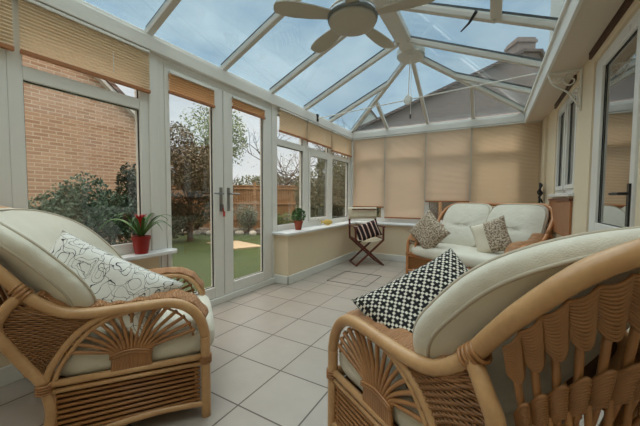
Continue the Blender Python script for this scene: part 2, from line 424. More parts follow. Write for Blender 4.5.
# ------------------------------------------------------------------ windows
wn = [0]
def frame_rect(b, axis, pos, depth, a0, a1, z0, z1, t, tz=None):
    """rectangular frame of members t wide; axis 'x': plane at x=pos, a=y ; 'y': plane y=pos, a=x"""
    tz = tz or t
    def bb(p0, p1, q0, q1):
        if axis == 'x': b.bx(pos, pos-depth, p0, p1, q0, q1)
        else: b.bx(p0, p1, pos, pos+depth, q0, q1)
    bb(a0, a0+t, z0, z1); bb(a1-t, a1, z0, z1); bb(a0+t, a1-t, z0, z0+tz); bb(a0+t, a1-t, z1-tz, z1)
def window(axis, pos, a0, a1, z0, z1, tr=(1.965, 2.055), fr=.075, sash=False, name=None, sgn=1, glassmat='glass', transom=True):
    wn[0] += 1; r = empty(name or 'window_%d' % wn[0]); tag(r, kind='structure')
    b = MB(); frame_rect(b, axis, pos, .08*sgn, a0, a1, z0, z1, fr, .09)
    zt = tr[0] if transom else z1-.09
    if transom:
        if axis == 'x': b.bx(pos, pos-.08*sgn, a0+fr, a1-fr, *tr)
        else: b.bx(a0+fr, a1-fr, pos, pos+.08*sgn, *tr)
    b.build('frame', 'upvc', r, bevel=.005)
    def g(p0, p1, q0, q1, nm):
        gb = MB(); ga = MB()
        if axis == 'x':
            gb.bx(pos-.030*sgn, pos-.036*sgn, p0, p1, q0, q1); frame_rect(ga, 'x', pos-.02*sgn, .012*sgn, p0, p1, q0, q1, .006)
        else:
            gb.bx(p0, p1, pos+.030*sgn, pos+.036*sgn, q0, q1); frame_rect(ga, 'y', pos+.02*sgn, .012*sgn, p0, p1, q0, q1, .006)
        gb.build('glass_pane', glassmat, r); ga.build('glazing_gasket', 'gasket', r)
    lo0, lo1, lz0, lz1 = a0+fr, a1-fr, z0+.09, zt
    if sash:
        sb = MB(); frame_rect(sb, axis, pos+.012*sgn*(1 if axis == 'x' else -1), .05*sgn, lo0+.004, lo1-.004, lz0+.004, lz1-.004, .055)
        so = sb.build('sash', 'upvc', r, bevel=.005)
        hb = MB()
        if axis == 'x': hb.bx(pos+.012*sgn, pos+.035*sgn, (lo0+lo1)/2-.05, (lo0+lo1)/2+.05, lz0+.02, lz0+.04)
        else: hb.bx((lo0+lo1)/2-.05, (lo0+lo1)/2+.05, pos-.035, pos-.012, lz0+.02, lz0+.04)
        hb.build('handle', 'plastic', so, bevel=.003)
        g(lo0+.055, lo1-.055, lz0+.055, lz1-.055, 0)
    else: g(lo0, lo1, lz0, lz1, 0)
    if transom: g(lo0, lo1, tr[1], z1-.09, 1)
    return r
Z0 = .77
window('x', FX, -.95, -.15, SILL, BZ0)
window('x', FX, -.15, .66, SILL, BZ0, sash=True)
window('x', FX, .66, 1.55, SILL, BZ0)
b = MB(); b.bx(FX+.012, FX-.09, 1.55, 1.64, SILL, BZ0); b.bx(FX, FX-.09, 1.62, 1.64, 0, .72); b.build('trim_8', 'upvc', bevel=.01)['kind'] = 'structure'
b = MB(); b.bx(FX+.012, FX-.09, 3.26, 3.32, .0, BZ0); b.build('trim_9', 'upvc', bevel=.008)['kind'] = 'structure'
window('x', FX, 3.31, 4.14, SILL, BZ0)
window('x', FX, 4.14, 5.02, SILL, BZ0, sash=True, tr=(1.985, 2.055))
window('x', FX, 5.02, YF-.06, SILL, BZ0, sash=False)
b = MB(); b.bx(FX+.02, FX-.09, YF-.06, YF+.09, SILL, BZ0); b.bx(FX+.02, FX+.06, YF-.02, YF+.09, SILL, BZ0); b.build('trim_10', 'upvc')['kind'] = 'structure'
xs = [-2.60, -1.90, -1.10, -.32, .46]
for i in range(4): window('y', YF, xs[i], xs[i+1], SILL, BZ0)
b = MB(); b.bx(.46, RX-.03, YF, YF+.08, SILL, BZ0); b.build('trim_11', 'wall')['kind'] = 'structure'

# french doors
dr = empty('door_1'); tag(dr, kind='structure')
b = MB(); b.bx(FX, FX-.09, 1.64, 1.70, 0, BZ0); b.bx(FX, FX-.09, 3.20, 3.26, 0, BZ0); b.bx(FX, FX-.09, 1.70, 3.20, 2.42, BZ0); b.bx(FX+.03, FX-.09, 1.64, 3.30, 0, .07)
b.build('frame', 'upvc', dr, bevel=.005)
def leaf(y0, y1, hy, key=False, g0=0, g1=0, parent=None, x=FX, s=1):
    b = MB(); t = .09
    b.bx(x+.012, x-.055, y0, g0, .075, 2.415); b.bx(x+.012, x-.055, g1, y1, .075, 2.415)
    b.bx(x+.012, x-.055, g0, g1, .075, .20); b.bx(x+.012, x-.055, g0, g1, 2.34, 2.415)
    lf = b.build('door_leaf', 'upvc', parent, bevel=.006)
    MB().bx(x-.02, x-.026, g0, g1, .20, 2.34).build('glass_pane', 'glass', lf)
    ga = MB(); frame_rect(ga, 'x', x-.008, .014, g0, g1, .20, 2.34, .007); ga.build('glazing_gasket', 'gasket', lf)
    h = MB(); h.bx(x+.012, x+.02, hy-.018, hy+.018, 1.05, 1.32)
    h.tube([(x+.02, hy, 1.25), (x+.06, hy, 1.25), (x+.065, hy-(.13 if key else -.13)*1, 1.25)], .009, 8)
    h.build('handle', 'metal', lf, smooth=False)
leaf(1.70, 2.385, 2.345, True, 1.745, 2.25, dr)
leaf(2.395, 3.20, 2.455, False, 2.53, 3.08, dr)
kt = empty('door_key', (FX+.04, 2.345, 1.12)); tag(kt, 'door key with a red tag hanging from the garden door lock', 'key')
MB().bx(-.02, .01, -.003, .003, -.008, .008).bx(0, .004, -.012, .012, -.03, .0).build('key_blade', 'metal', kt)
MB().beam((.002, 0, -.02), (.0, .012, -.08), .004, .022, (1, 0, 0)).box((.0, .02, -.10), (.008, .028, .06)).build('key_tag', 'keytag', kt, bevel=.003)

# house window and door on the right wall
b = MB()
r = empty('window_9'); tag(r, kind='structure')
x = RX+.02
frame_rect(b, 'x', x, -.07, 3.88, 4.98, WZ0, WZ1, .05); b.bx(x, x+.07, 4.40, 4.47, WZ0, WZ1)
b.build('frame', 'upvc', r, bevel=.005)
for y0, y1 in ((3.93, 4.40), (4.47, 4.93)):
    s_ = MB(); frame_rect(s_, 'x', x-.015, -.05, y0, y1, WZ0+.05, WZ1-.05, .05); so = s_.build('sash', 'upvc', r, bevel=.005)
    MB().bx(x+.02, x+.026, y0+.05, y1-.05, WZ0+.1, WZ1-.1).build('glass_pane', 'doorglass', so)
    ga = MB(); frame_rect(ga, 'x', x+.012, -.006, y0+.05, y1-.05, WZ0+.1, WZ1-.1, .004); ga.build('glazing_gasket', 'gasket', so)
MB().bx(RX-.05, RX+.1, 3.84, 5.02, WZ0-.035, WZ0).build('window_board', 'sill', r, bevel=.006)
r = empty('door_2'); tag(r, kind='structure')
b = MB(); b.bx(x, x+.07, 2.38, 2.43, 0, DZT); b.bx(x, x+.07, 3.30, 3.36, 0, DZT); b.bx(x, x+.07, 2.43, 3.30, 2.31, DZT); b.build('frame', 'upvc', r, bevel=.005)
b = MB(); xx = x-.02
b.bx(xx, xx+.06, 2.43, 2.50, .02, 2.31); b.bx(xx, xx+.06, 3.13, 3.30, .02, 2.31); b.bx(xx, xx+.06, 2.50, 3.13, 2.24, 2.31); b.bx(xx, xx+.06, 2.50, 3.13, .92, 1.02); b.bx(xx, xx+.06, 2.50, 3.13, .02, .14); b.bx(xx+.02, xx+.05, 2.50, 3.13, .14, .92)
lf = b.build('door_leaf', 'upvc', r, bevel=.006)
MB().bx(xx+.026, xx+.032, 2.50, 3.13, 1.02, 2.24).build('glass_pane', 'doorglass', lf)
ga = MB(); frame_rect(ga, 'x', xx+.018, -.006, 2.50, 3.13, 1.02, 2.24, .004); ga.build('glazing_gasket', 'gasket', lf)
h = MB().bx(xx-.01, xx, 2.455, 2.49, 1.04, 1.30); h.tube([(xx-.01, 2.472, 1.24), (xx-.05, 2.472, 1.24), (xx-.055, 2.60, 1.24)], .009, 8); h.build('handle', 'darkmetal', lf)
MB().bx(xx-.006, xx, 2.60, 3.0, 2.262, 2.29).build('trickle_vent', 'plastic', lf, bevel=.002)

# dark raised slatted blinds under the soffit, top of door and window
for (y0, y1, lab) in ((2.36, 3.44, 'raised dark brown slatted blind above the house door'), (3.95, 5.05, 'raised dark brown slatted blind above the small house window')):
    r = empty('slatted_blind', (RX, (y0+y1)/2, 2.42)); tag(r, lab, 'blind')
    L = y1-y0; b = MB()
    for k in range(3): b.bx(-.02, -.002, -L/2, L/2, -.005+k*.013, -.005+k*.013+.009)
    b.build('slats', 'brownrail', r); MB().bx(-.022, -.003, -L/2, L/2, .036, .05).build('head_rail', 'brownrail', r)

# wooden slatted panel under the small window
r = empty('wooden_panel', (RX-.004, 4.5, .9)); tag(r, 'brown wooden slatted panel on wall below the small house window', 'panel')
b = MB()
for k in range(20): b.bx(-.018, 0, -.62+k*.062, -.62+k*.062+.056, -.1, .29)
b.build('slats', 'slatwood', r); MB().bx(-.03, 0, -.63, .63, .29, .315).build('top_rail', 'darkwood', r)

# ------------------------------------------------------------------ roof
roof = empty('ceiling'); tag(roof, kind='structure')
HX, HY, HZ = -1.08, 4.55, 3.36
ez = BZ1
def zl(x): return ez + (HZ-ez)*(x-FX)/(HX-FX)
def bar(a, b_, w=.055, h=.06, name='glazing_bar'):
    a, b_ = V(a), V(b_); m = MB(); m.beam(a, b_, w, h); o = m.build(name, 'roof_bar', roof, bevel=.006)
    m = MB(); up = V((0, 0, 1)); m.beam(a+V((0, 0, .045)), b_+V((0, 0, .045)), w*.55, .03); m.build('bar_cap', 'gasket', o)
ybars = [-.12, .73, 1.57, 2.41, 3.26, 4.12]
GXr = GX+.01; GZ = 2.68
for y in ybars:
    bar((FX-.02, y, ez), (HX-.06, y, HZ-.03)); bar((GXr, y, GZ), (HX+.06, y, HZ-.03))
hub = V((HX, HY, HZ-.02))
cl = V((FX, YF, ez)); crn = V((GXr, YF, ez))
bar(hub, cl, .06, .065, 'hip_bar'); bar(hub, crn, .06, .065, 'hip_bar')
bar(hub, (HX, YF, ez)); 
def onhip(c, t): return hub.lerp(c, t)
t_ = (4.97-HY)/(YF-HY); q = onhip(cl, t_); bar((FX, 4.97, ez), q)
t_ = (5.05-HY)/(YF-HY); q = onhip(crn, t_); bar((GXr, 5.05, GZ), q)
t_ = (-1.87-HX)/(FX-HX); bar((-1.87, YF, ez), onhip(cl, t_)); t_ = (-.31-HX)/(GXr-HX); bar((-.31, YF, ez), onhip(crn, t_))
MB().beam((HX, YB, HZ), (HX, HY, HZ), .19, .10).build('ridge_beam', 'roof_bar', roof, bevel=.012)
MB().lathe([(.05, -.09), (.16, -.085), (.20, -.04), (.20, .04), (.12, .09)], (HX, HY-.02, HZ-.02), 20).build('ridge_end_boss', 'roof_bar', roof, smooth=False)
def pane(pts):
    pts = [V(p)+V((0, 0, .012)) for p in pts]; n = (pts[1]-pts[0]).cross(pts[2]-pts[0]).normalized()*.008
    m = MB(); k = len(pts); vs = pts+[p+n for p in pts]
    m.add(vs, [tuple(range(k)), tuple(reversed(range(k, 2*k)))]+[(i, k+i, k+(i+1) % k, (i+1) % k) for i in range(k)])
    m.build('roof_pane', 'roofglass', roof)
yy = [YB]+ybars
for a, b_ in zip(yy, yy[1:]):
    pane([(FX, a+.02, ez), (FX, b_-.02, ez), (HX-.08, b_-.02, HZ-.02), (HX-.08, a+.02, HZ-.02)])
    pane([(GXr, a+.02, GZ), (GXr, b_-.02, GZ), (HX+.08, b_-.02, HZ-.02), (HX+.08, a+.02, HZ-.02)])
pane([(FX, 4.14, ez), cl, hub, (HX-.08, 4.14, HZ-.02)])
pane([(GXr, 4.14, GZ), crn+V((0, 0, .0)), hub, (HX+.08, 4.14, HZ-.02)])
pane([cl, crn, hub])
# opening roof vent on the right slope
def rs(x): return GZ+(HZ-.03-GZ)*(x-GXr)/(HX+.06-GXr)
vt = empty('roof_vent', (0, 0, 0)); tag(vt, 'opening roof vent frame beside the ridge in the glass roof', 'roof vent')
m = MB()
for (xa, xb) in ((-.05, .04), (-.93, -.85)):
    m.beam(((xa+xb)/2, 2.44, rs((xa+xb)/2)-.02), ((xa+xb)/2, 3.23, rs((xa+xb)/2)-.02), .09, .07)
for y in (2.47, 3.20): m.beam((-.9, y, rs(-.9)-.045), (0, y, rs(0)-.045), .06, .05)
m.build('vent_frame', 'roof_bar', vt, bevel=.006)
m = MB().tube([(-.16, 3.08, rs(-.16)-.06), (-.22, 3.16, rs(-.2)-.12), (-.30, 3.30, 2.86)], [.016, .012, .007], 8); m.build('winding_gear', 'darkmetal', vt)

# tie rod with boss
tr_ = empty('tie_rod', (HX, 4.42, 2.64)); tag(tr_, 'thin white tie rod with round boss hanging below the roof hub', 'tie rod')
MB().tube([(FX+.05-HX, 0, -.07), (0, 0, 0), (GX-HX-.0, 0, .07)], .008, 8).build('rod', 'plastic', tr_)
MB().tube([(0, .0, .03), (0, .09, .66)], .007, 8).build('hanger', 'plastic', tr_)
MB().lathe([(.02, -.02), (.065, -.016), (.07, 0), (.065, .016), (.02, .02)], (0, 0, 0), 20, Matrix.Rotation(PI/2, 3, 'X')@Matrix.Rotation(-.5, 3, 'Y')).build('boss', 'plastic', tr_, smooth=False)
MB().bx(FX+.04-HX, FX+.07-HX, -.02, .02, -.12, .0).build('bracket', 'iron', tr_)
pc = empty('pull_cord', (HX+.02, 4.5, 3.25)); tag(pc, 'thin pull cord with dark toggle hanging from the roof hub', 'cord')
MB().tube([(0, 0, 0), (0, 0, -.80)], .003, 6).build('cord', 'plastic', pc); MB().tube([(0, 0, -.80), (0, 0, -.86)], .012, 8).build('toggle', 'iron', pc)

# ceiling fan
fan = empty('ceiling_fan', (HX, 2.42, 2.74)); tag(fan, 'five-bladed putty coloured ceiling fan hanging from the roof ridge', 'fan')
MB().tube([(0, 0, .1), (0, 0, .54)], .018, 10).build('down_rod', 'fan', fan)
MB().lathe([(.0, .50), (.07, .50), (.05, .57), (.02, .58)], (0, 0, 0), 20).build('canopy', 'fan', fan, smooth=True)
MB().lathe([(.05, .13), (.16, .12), (.205, .07), (.21, .045)], (0, 0, 0), 36).build('motor_housing', 'fan', fan, smooth=True)
MB().lathe([(.212, .045), (.218, .02), (.212, -.005)], (0, 0, 0), 36).build('trim_ring', 'fanring', fan, smooth=True)
MB().lathe([(.205, -.005), (.20, -.03), (.15, -.055), (.06, -.065), (.0, -.066)], (0, 0, 0), 36).build('light_cover', 'fan', fan, smooth=True)
def blade(a):
    R = Matrix.Rotation(a, 3, 'Z')@Matrix.Rotation(.16, 3, 'X')
    prof = [(.15, .045), (.23, .055), (.35, .072), (.50, .082), (.60, .076), (.66, .055), (.675, .02)]
    def fn(u, v):
        x = u*(len(prof)-1); i = min(int(x), len(prof)-2); f = x-i
        L = prof[i][0]*(1-f)+prof[i+1][0]*f; W = prof[i][1]*(1-f)+prof[i+1][1]*f
        return R@V((L, (v*2-1)*W, .0))+V((0, 0, .03))
    MB().grid(fn, 18, 4, thick=.012).build('blade', 'fan', fan)
for d in (6, 78, 150, 222, 294): blade(math.radians(d))

# ------------------------------------------------------------------ pleated blinds
def blind(axis, pos, a0, a1, z0, z1, label, mat, group, railmat='slatwood'):
    c = (pos, (a0+a1)/2, z1) if axis == 'x' else ((a0+a1)/2, pos, z1)
    r = empty('pleated_blind', c); tag(r, label, 'blind', group)
    L = (a1-a0)/2; H = z1-z0; n = max(4, int(H/.022))
    def fn(u, v):
        k = v*n*2; d = .012*(1 if int(round(k)) % 2 else 0)
        return V((d, (u*2-1)*L, -v*H)) if axis == 'x' else V(((u*2-1)*L, -d, -v*H))
    MB().grid(fn, 1, 2*n).build('pleated_fabric', mat, r)
    MB().box((.008, 0, -H-.01) if axis == 'x' else (0, -.008, -H-.01), (.03, 2*L, .026) if axis == 'x' else (2*L, .03, .026)).build('bottom_rail', railmat, r, bevel=.003)
    MB().box((.008, 0, .012) if axis == 'x' else (0, -.008, .012), (.03, 2*L, .022) if axis == 'x' else (2*L, .03, .022)).build('head_rail', 'plastic', r, bevel=.003)
    if H > .25 and axis == 'x':
        MB().tube([(.025, 0.12, -H*.35), (.025, .12, -H*.85)], .003, 6).build('cord', 'plastic', r)
    return r
g1 = 'pleated blinds half raised in the left windows'
px = FX+.022
blind('x', px, -.92, -.13, 2.14, 2.46, 'cream pleated blind nearest the back wall in the left windows', 'blind', g1)
blind('x', px, -.10, .69, 2.14, 2.46, 'cream pleated blind above the window behind the left armchair back', 'blind', g1)
blind('x', px, .72, 1.55, 2.14, 2.46, 'cream pleated blind above the window facing the brick wall', 'blind', g1)
blind('x', px, 3.40, 4.12, 2.17, 2.46, 'cream pleated blind above the window next to the garden doors', 'blind', g1)
blind('x', px, 4.15, 4.98, 2.16, 2.46, 'cream pleated blind above the middle window of the row past the doors', 'blind', g1)
blind('x', px, 5.01, 5.92, 2.12, 2.46, 'cream pleated blind above the last left window by the corner', 'blind', g1)
g2 = 'tan blinds at the top of the garden doors'
blind('x', FX+.018, 1.735, 2.26, 2.20, 2.36, 'tan pleated blind raised on the left leaf of the garden doors', 'blindorange', g2)
blind('x', FX+.018, 2.52, 3.09, 2.27, 2.36, 'narrow tan pleated blind raised on the right leaf of the garden doors', 'blindorange', g2)
g3 = 'pleated blinds pulled down on the far windows'
blind('y', YF-.022, -2.60, -1.91, 1.04, 2.46, 'peach pleated blind in the corner behind the folding chair', 'blindpink', g3)
blind('y', YF-.022, -1.89, -1.11, .83, 2.46, 'longest pleated blind reaching almost to the far window sill', 'blindpink', g3)
blind('y', YF-.022, -1.09, -.33, 1.17, 2.46, 'shorter pleated blind above the left half of the sofa', 'blindpink', g3)
blind('y', YF-.022, -.31, .66, .95, 2.46, 'pleated blind in the far right corner behind the sofa', 'blind', g3)

# ------------------------------------------------------------------ floor hatch
b = MB()
hc = [(-2.045, 3.765), (-1.436, 3.765), (-1.436, 4.42), (-2.045, 4.42)]
for i in range(4):
    a, c = hc[i], hc[(i+1) % 4]; b.beam((a[0], a[1], .002), (c[0], c[1], .002), .007, .004)
tag(b.build('floor_hatch', 'darkmetal'), 'thin dark metal rim of a tiled access cover in the floor', 'floor hatch')

# ------------------------------------------------------------------ rattan seating
def seat_family(W, sofa=False, cane='cane', label='', loc=(0, 0, 0), rz=0, name='rattan_armchair', cat='armchair'):
    root = empty(name, loc, rz); tag(root, label, cat)
    D = 0.0
    def side(sg):
        return [(sg*W, 0, 0), (sg*W, 0, .31), (sg*W, 0, .45), (sg*W, -.02, .53), (sg*W, -.065, .60), (sg*W, -.13, .642), (sg*W, -.215, .655), (sg*W, -.39, .65), (sg*W, -.51, .65), (sg*W, -.62, .672), (sg*(W+.005), -.72, .745), (sg*(W+.012), -.80, .85)]
    back = [((W+.01), -.88, .95), ((W-.04), -.98, 1.06), ((W-.16), -1.07, 1.12)]
    if sofa: back += [(W-.35, -1.09, 1.12)]
    R_ = [V(p) for p in side(1)]+[V(p) for p in back]; L_ = [V((-p.x, p.y, p.z)) for p in R_]
    loop = R_[2:]+[V((0, -1.10, 1.125))]+list(reversed(L_[2:]))
    path = cr(loop, 8)
    hoop = MB().tube(path, .026, 12).build('frame_hoop', cane, root, smooth=True)
    for sg in (1, -1):
        MB().tube(cr([(sg*W, 0, 0), (sg*W, 0, .15), (sg*W, 0, .32), (sg*W, 0, .46)], 4), .025, 12).build('leg', cane, root, smooth=True)
        MB().tube(cr([(sg*(W-.01), -.72, 0), (sg*(W-.01), -.69, .10), (sg*(W-.01), -.67, .2), (sg*(W-.01), -.69, .34)], 5), .024, 12).build('leg', cane, root, smooth=True)
        # back post from hoop down to seat joint, and curved side arch
        m1 = cr([(sg*(W+.01), -.745, .78), (sg*(W+.03), -.80, .71), (sg*(W+.03), -.83, .63), (sg*(W+.015), -.775, .50), (sg*(W-.005), -.69, .34)], 8)
        MB().tube(m1, .024, 10).build('back_post', cane, root, smooth=True)
        m2 = cr([(sg*(W-.005), -.69, .34), (sg*W, -.655, .43), (sg*W, -.57, .55), (sg*W, -.47, .62), (sg*W, -.38, .645)], 8)
        MB().tube(m2, .016, 10).tube([p+V((0, .03, -.012)) for p in m2], .011, 8).build('side_arch', cane, root, smooth=True)
        # wicker infill between them, under the hoop
        m1r = resample(list(reversed(m1)), 20); m2r = resample(m2, 20)
        def inf(u, v):
            a, b_ = samp(m1r, u), samp(m2r, u); p = a.lerp(b_, v)
            top = 1 if u > .99 else 0
            if u > .8: p.z -= (u-.8)/.2*.0 + .075*math.sin(PI*v)*(u-.8)/.2
            return p-V((sg*.006, 0, 0))
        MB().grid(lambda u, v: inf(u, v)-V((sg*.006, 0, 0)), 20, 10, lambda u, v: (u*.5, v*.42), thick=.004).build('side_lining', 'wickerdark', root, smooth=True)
        wv = MB()
        for k in range(1, 44):
            wv.tube([inf(k/44, j/24)+V((sg*(.003+.004*math.cos(PI*j/2+PI*k)), 0, 0)) for j in range(25)], .0042, 5, cap=False)
        wv.build('side_weave', 'strand', root, smooth=True)
        # wrappings
        for k in range(4):
            c = V((sg*(W+.008), -.735-.012*k, .762+.012*k)); d = V((0, -.72, .70)).normalized()
            n1 = V((1, 0, 0)); n2 = d.cross(n1)
            (wr := MB() if k == 0 else wr).tube([c+(n1*math.cos(a)+n2*math.sin(a))*.029 for a in [2*PI*j/14 for j in range(14)]], .006, 6, closed=True)
        wr.build('cane_binding', 'rod', root, smooth=True); wr = MB()
        for k in range(4):
            c = V((sg*(W-.005), -.69, .305+.012*k)); wr.tube([c+V((math.cos(a)*.03, math.sin(a)*.03, 0)) for a in [2*PI*j/14 for j in range(14)]], .0055, 6, closed=True)
        wr.build('cane_binding', 'rod', root, smooth=True); wr = MB()
        for k in range(4):
            c = V((sg*W, 0, .305+.012*k)); wr.tube([c+V((math.cos(a)*.029, math.sin(a)*.029, 0)) for a in [2*PI*j/14 for j in range(14)]], .005, 6, closed=True)
        wr.build('cane_binding', 'rod', root, smooth=True)
        # inner arm pole
        ip = [V(p) for p in side(sg)][1:10]; ip = [V((p.x-sg*.15, p.y+(.0 if p.z > .5 else -.0), p.z-.004)) for p in ip]
        MB().tube(cr(ip, 6), .015, 8).build('inner_arm_pole', cane, root, smooth=True)
        # woven arm top
        ap = resample(cr([V(p) for p in side(sg)][3:11], 8), 60)
        def arm(u, v):
            p = samp(ap, u).copy(); p.x -= sg*(.01+v*.145); t = samp(ap, min(1, u+.02))-samp(ap, max(0, u-.02)); n = V((1, 0, 0)).cross(t).normalized()
            if n.z < 0: n = -n
            return p+n*(.018+.022*math.sin(PI*v)+.004*math.sin(u*60))
        MB().grid(arm, 90, 12, lambda u, v: (v*.13, u*.72), thick=.008).build('arm_top', 'wicker', root, smooth=True)
        # fan of rods
        f = MB(); N = 15
        for k in range(N):
            s_ = k/(N-1); yb = -.25-s_*.165; th = math.radians(14+s_*156)
            ye = -.33-math.cos(PI-th)*(-.0) ; ex = -.33+.285*math.cos(th); ezz = .435+.235*math.sin(th)
            ezz = min(ezz, .638)
            yb2 = -.262-s_*.165
            f.tube(cr([(sg*W, yb2, .335), (sg*W, yb2, .43), (sg*(W), yb2+(ex-yb2)*.34, .43+(ezz-.43)*.48), (sg*(W), ex, ezz)], 6), .0095, 6)
        for k in (0,1,2):
            rr_ = (.17, .178, .262)[k]
            f.tube([(sg*(W-.004), -.335+rr_*1.05*math.cos(a), .445+rr_*.82*math.sin(a)) for a in [math.radians(4+172*j/24) for j in range(25)]] if k == 2 else [(sg*(W+.012), -.435+.182*j/10, .425+.018*math.sin(PI*j/10)-k*.012) for j in range(11)], .006, 6)
        f.build('arm_fan', 'rod', root, smooth=True)
        # base louvre panel
        MB().tube([(sg*W, -.01, .335), (sg*(W-.005), -.69, .335)], .017, 10).tube([(sg*(W+.004), -.01, .300), (sg*(W-.003), -.68, .300)], .012, 8).build('side_rail', cane, root, smooth=True)
        l = MB()
        for k in range(8): l.tube([(sg*W, -.03, .272-k*.024), (sg*(W-.005), -.665, .272-k*.026)], .0078, 6)
        l.tube([(sg*(W-.004), -.05, .29), (sg*(W-.004), -.05, .08)], .009, 6); l.tube([(sg*(W-.004), -.655, .29), (sg*(W-.004), -.655, .06)], .009, 6)
        l.build('louvre_rods', 'rod', root, smooth=True)
        MB().grid(lambda u, v: V((sg*(W-.02), -.04-u*.62, .08+v*.20)), 1, 1, lambda u, v: (u*.6, v*.2), thick=.004).build('side_lining', 'wickerdark', root)
        MB().tube(cr([(sg*W, -.0, .07), (sg*W, -.2, .085), (sg*W, -.4, .075), (sg*W, -.58, .045), (sg*W, -.69, .0)], 6), .017, 10).build('bottom_arch', cane, root, smooth=True)
    # front apron
    MB().tube([(-W, 0, .335), (W, 0, .335)], .017, 10).tube([(-W, .004, .300), (W, .004, .300)], .012, 8).tube(cr([(-W, 0, .07), (-W*.5, 0, .10), (0, 0, .11), (W*.5, 0, .10), (W, 0, .07)], 6), .016, 10).build('front_rail', cane, root, smooth=True)
    l = MB()
    for k in range(7): l.tube([(-W+.02, -.004, .272-k*.024), (W-.02, -.004, .272-k*.024)], .0078, 6)
    l.build('front_rods', 'rod', root, smooth=True)
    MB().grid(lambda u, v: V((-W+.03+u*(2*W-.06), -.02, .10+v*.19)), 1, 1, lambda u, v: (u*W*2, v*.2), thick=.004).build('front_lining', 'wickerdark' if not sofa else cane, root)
    MB().tube([(-W, -.69, .335), (W, -.69, .335)], .016, 10).build('rear_rail', cane, root, smooth=True)
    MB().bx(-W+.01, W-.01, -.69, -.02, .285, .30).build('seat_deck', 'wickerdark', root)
    # back shell
    Hc = cr([V((W+.02, -.80, .825))]+[V(p) for p in back]+[V((0, -1.10, 1.125))]+[V((-p[0], p[1], p[2])) for p in reversed(back)]+[V((-W-.02, -.80, .825))], 10)
    Lc = cr([V((W-.005, -.70, .345)), V((W-.05, -.76, .345)), V((W-.2, -.82, .345)), V((0, -.84, .345)), V((-W+.2, -.82, .345)), V((-W+.05, -.76, .345)), V((-W+.005, -.70, .345))], 10)
    Hr, Lr = resample(Hc, 80), resample(Lc, 80)
    P1 = cr([(W+.02, -.80, .825), (W+.015, -.82, .73), (W+.01, -.815, .63), (W, -.765, .50), (W-.005, -.70, .345)], 8)
    NS = 20 if not sofa else 27
    def S(u, v, off=0):
        a, b_ = samp(Hr, u), samp(Lr, .5+(u-.5)*.62); p = a.lerp(b_, v)
        c = V((0, -.45, .6)); o = (p-c); o.z = 0; o.normalize()
        return p+o*(.045*math.sin(PI*v)+off)-V((0, 0, .03*(1-v)))
    sh = MB(); nst = 14
    def scallop(u): return abs(math.sin(u*NS*PI))
    for k in range(nst):
        f_ = k/(nst-1)
        pts = []
        for i in range(NS*8+1):
            u = i/(NS*8); uu = .045+.91*u
            pts.append(S(uu, .02+f_*.125+.055*scallop(u)*(.2+.8*f_), .009*(scallop(u)*2-1)*(.35+.65*f_)+.004))
        sh.tube(pts, .0052, 5, cap=False)
    sh.build('woven_back_band', 'strand', root, smooth=True)
    sh = MB(); nst = 12
    for k in range(nst):
        f_ = k/(nst-1); pts = []
        for i in range(NS*8+1):
            u = i/(NS*8); s_ = scallop(u)
            pts.append(S(.045+.91*u, .31+.05*(1-s_)+f_*.13, .009*(s_*2-1)+.004))
        sh.tube(pts, .0052, 5, cap=False)
    sh.build('lower_woven_band', 'strand', root, smooth=True)
    sp_ = MB()
    for k in range(NS+1):
        u = (k+.5)/NS; um = .5+(u-.5)*.91
        if k == NS: break
        sp_.tube([S(um, .06+.30*j/5, -.006) for j in range(6)]+[S(um, .36+.30*j/4, .0) for j in range(5)]+[S(um+(.5-um)*.06, .68+.1*j/3, .004) for j in range(4)]+[S(um+(.5-um)*.10, .82+.16*j/3, 0) for j in range(4)], .009, 8)
        if k < NS:
            u2 = .5+((k+1)/NS-.5)*.91
            sp_.tube([S(u2, .44, .0), S(u2+.004, .54, .022), S(u2, .70, .010), S(u2, .97, 0)], .008, 6)
    sp_.build('back_spokes', 'rod', root, smooth=True)
    rp = MB()
    for ph in (0, PI): rp.tube([S(i/160, .62+.012*math.sin(i*.9+ph), .018+.012*math.cos(i*.9+ph)) for i in range(161)], .007, 6)
    rp.build('twisted_rope', 'rod', root, smooth=True)
    MB().tube([S(i/60, 1.0) for i in range(61)], .017, 8).build('back_bottom_rail', cane, root, smooth=True)
    # seat cushion
    def pad(x0, x1, y0, y1, z0, z1, nm, puff=.03, drop=0):
        cx, cy = (x0+x1)/2, (y0+y1)/2; a, b_ = (x1-x0)/2, (y1-y0)/2; h = (z1-z0)/2; N1, N2 = 32, 14
        def fn(u, v):
            th = 2*PI*u; ph = -PI/2+PI*v
            e = .28; se = lambda t, p_: math.copysign(abs(t)**p_, t)
            X = a*se(math.cos(ph), .2)*se(math.cos(th), e); Y = b_*se(math.cos(ph), .2)*se(math.sin(th), e); Z = h*se(math.sin(ph), .8)
            pf = puff*(1-(X/a)**2)*(1-(Y/b_)**2)
            if Z > 0: Z += pf
            return V((cx+X, cy+Y, (z0+z1)/2+Z))
        o = MB().grid(fn, 64, 20, lambda u, v: (u, v)).build(nm, 'cream', root, smooth=True)
        return o
    if sofa:
        pad(-W+.03, W-.03, -.70, .05, .305, .48, 'seat_cushion', .02)
    else: 
        so = pad(-W+.02, W-.02, -.70, .06, .305, .49, 'seat_cushion', .02)
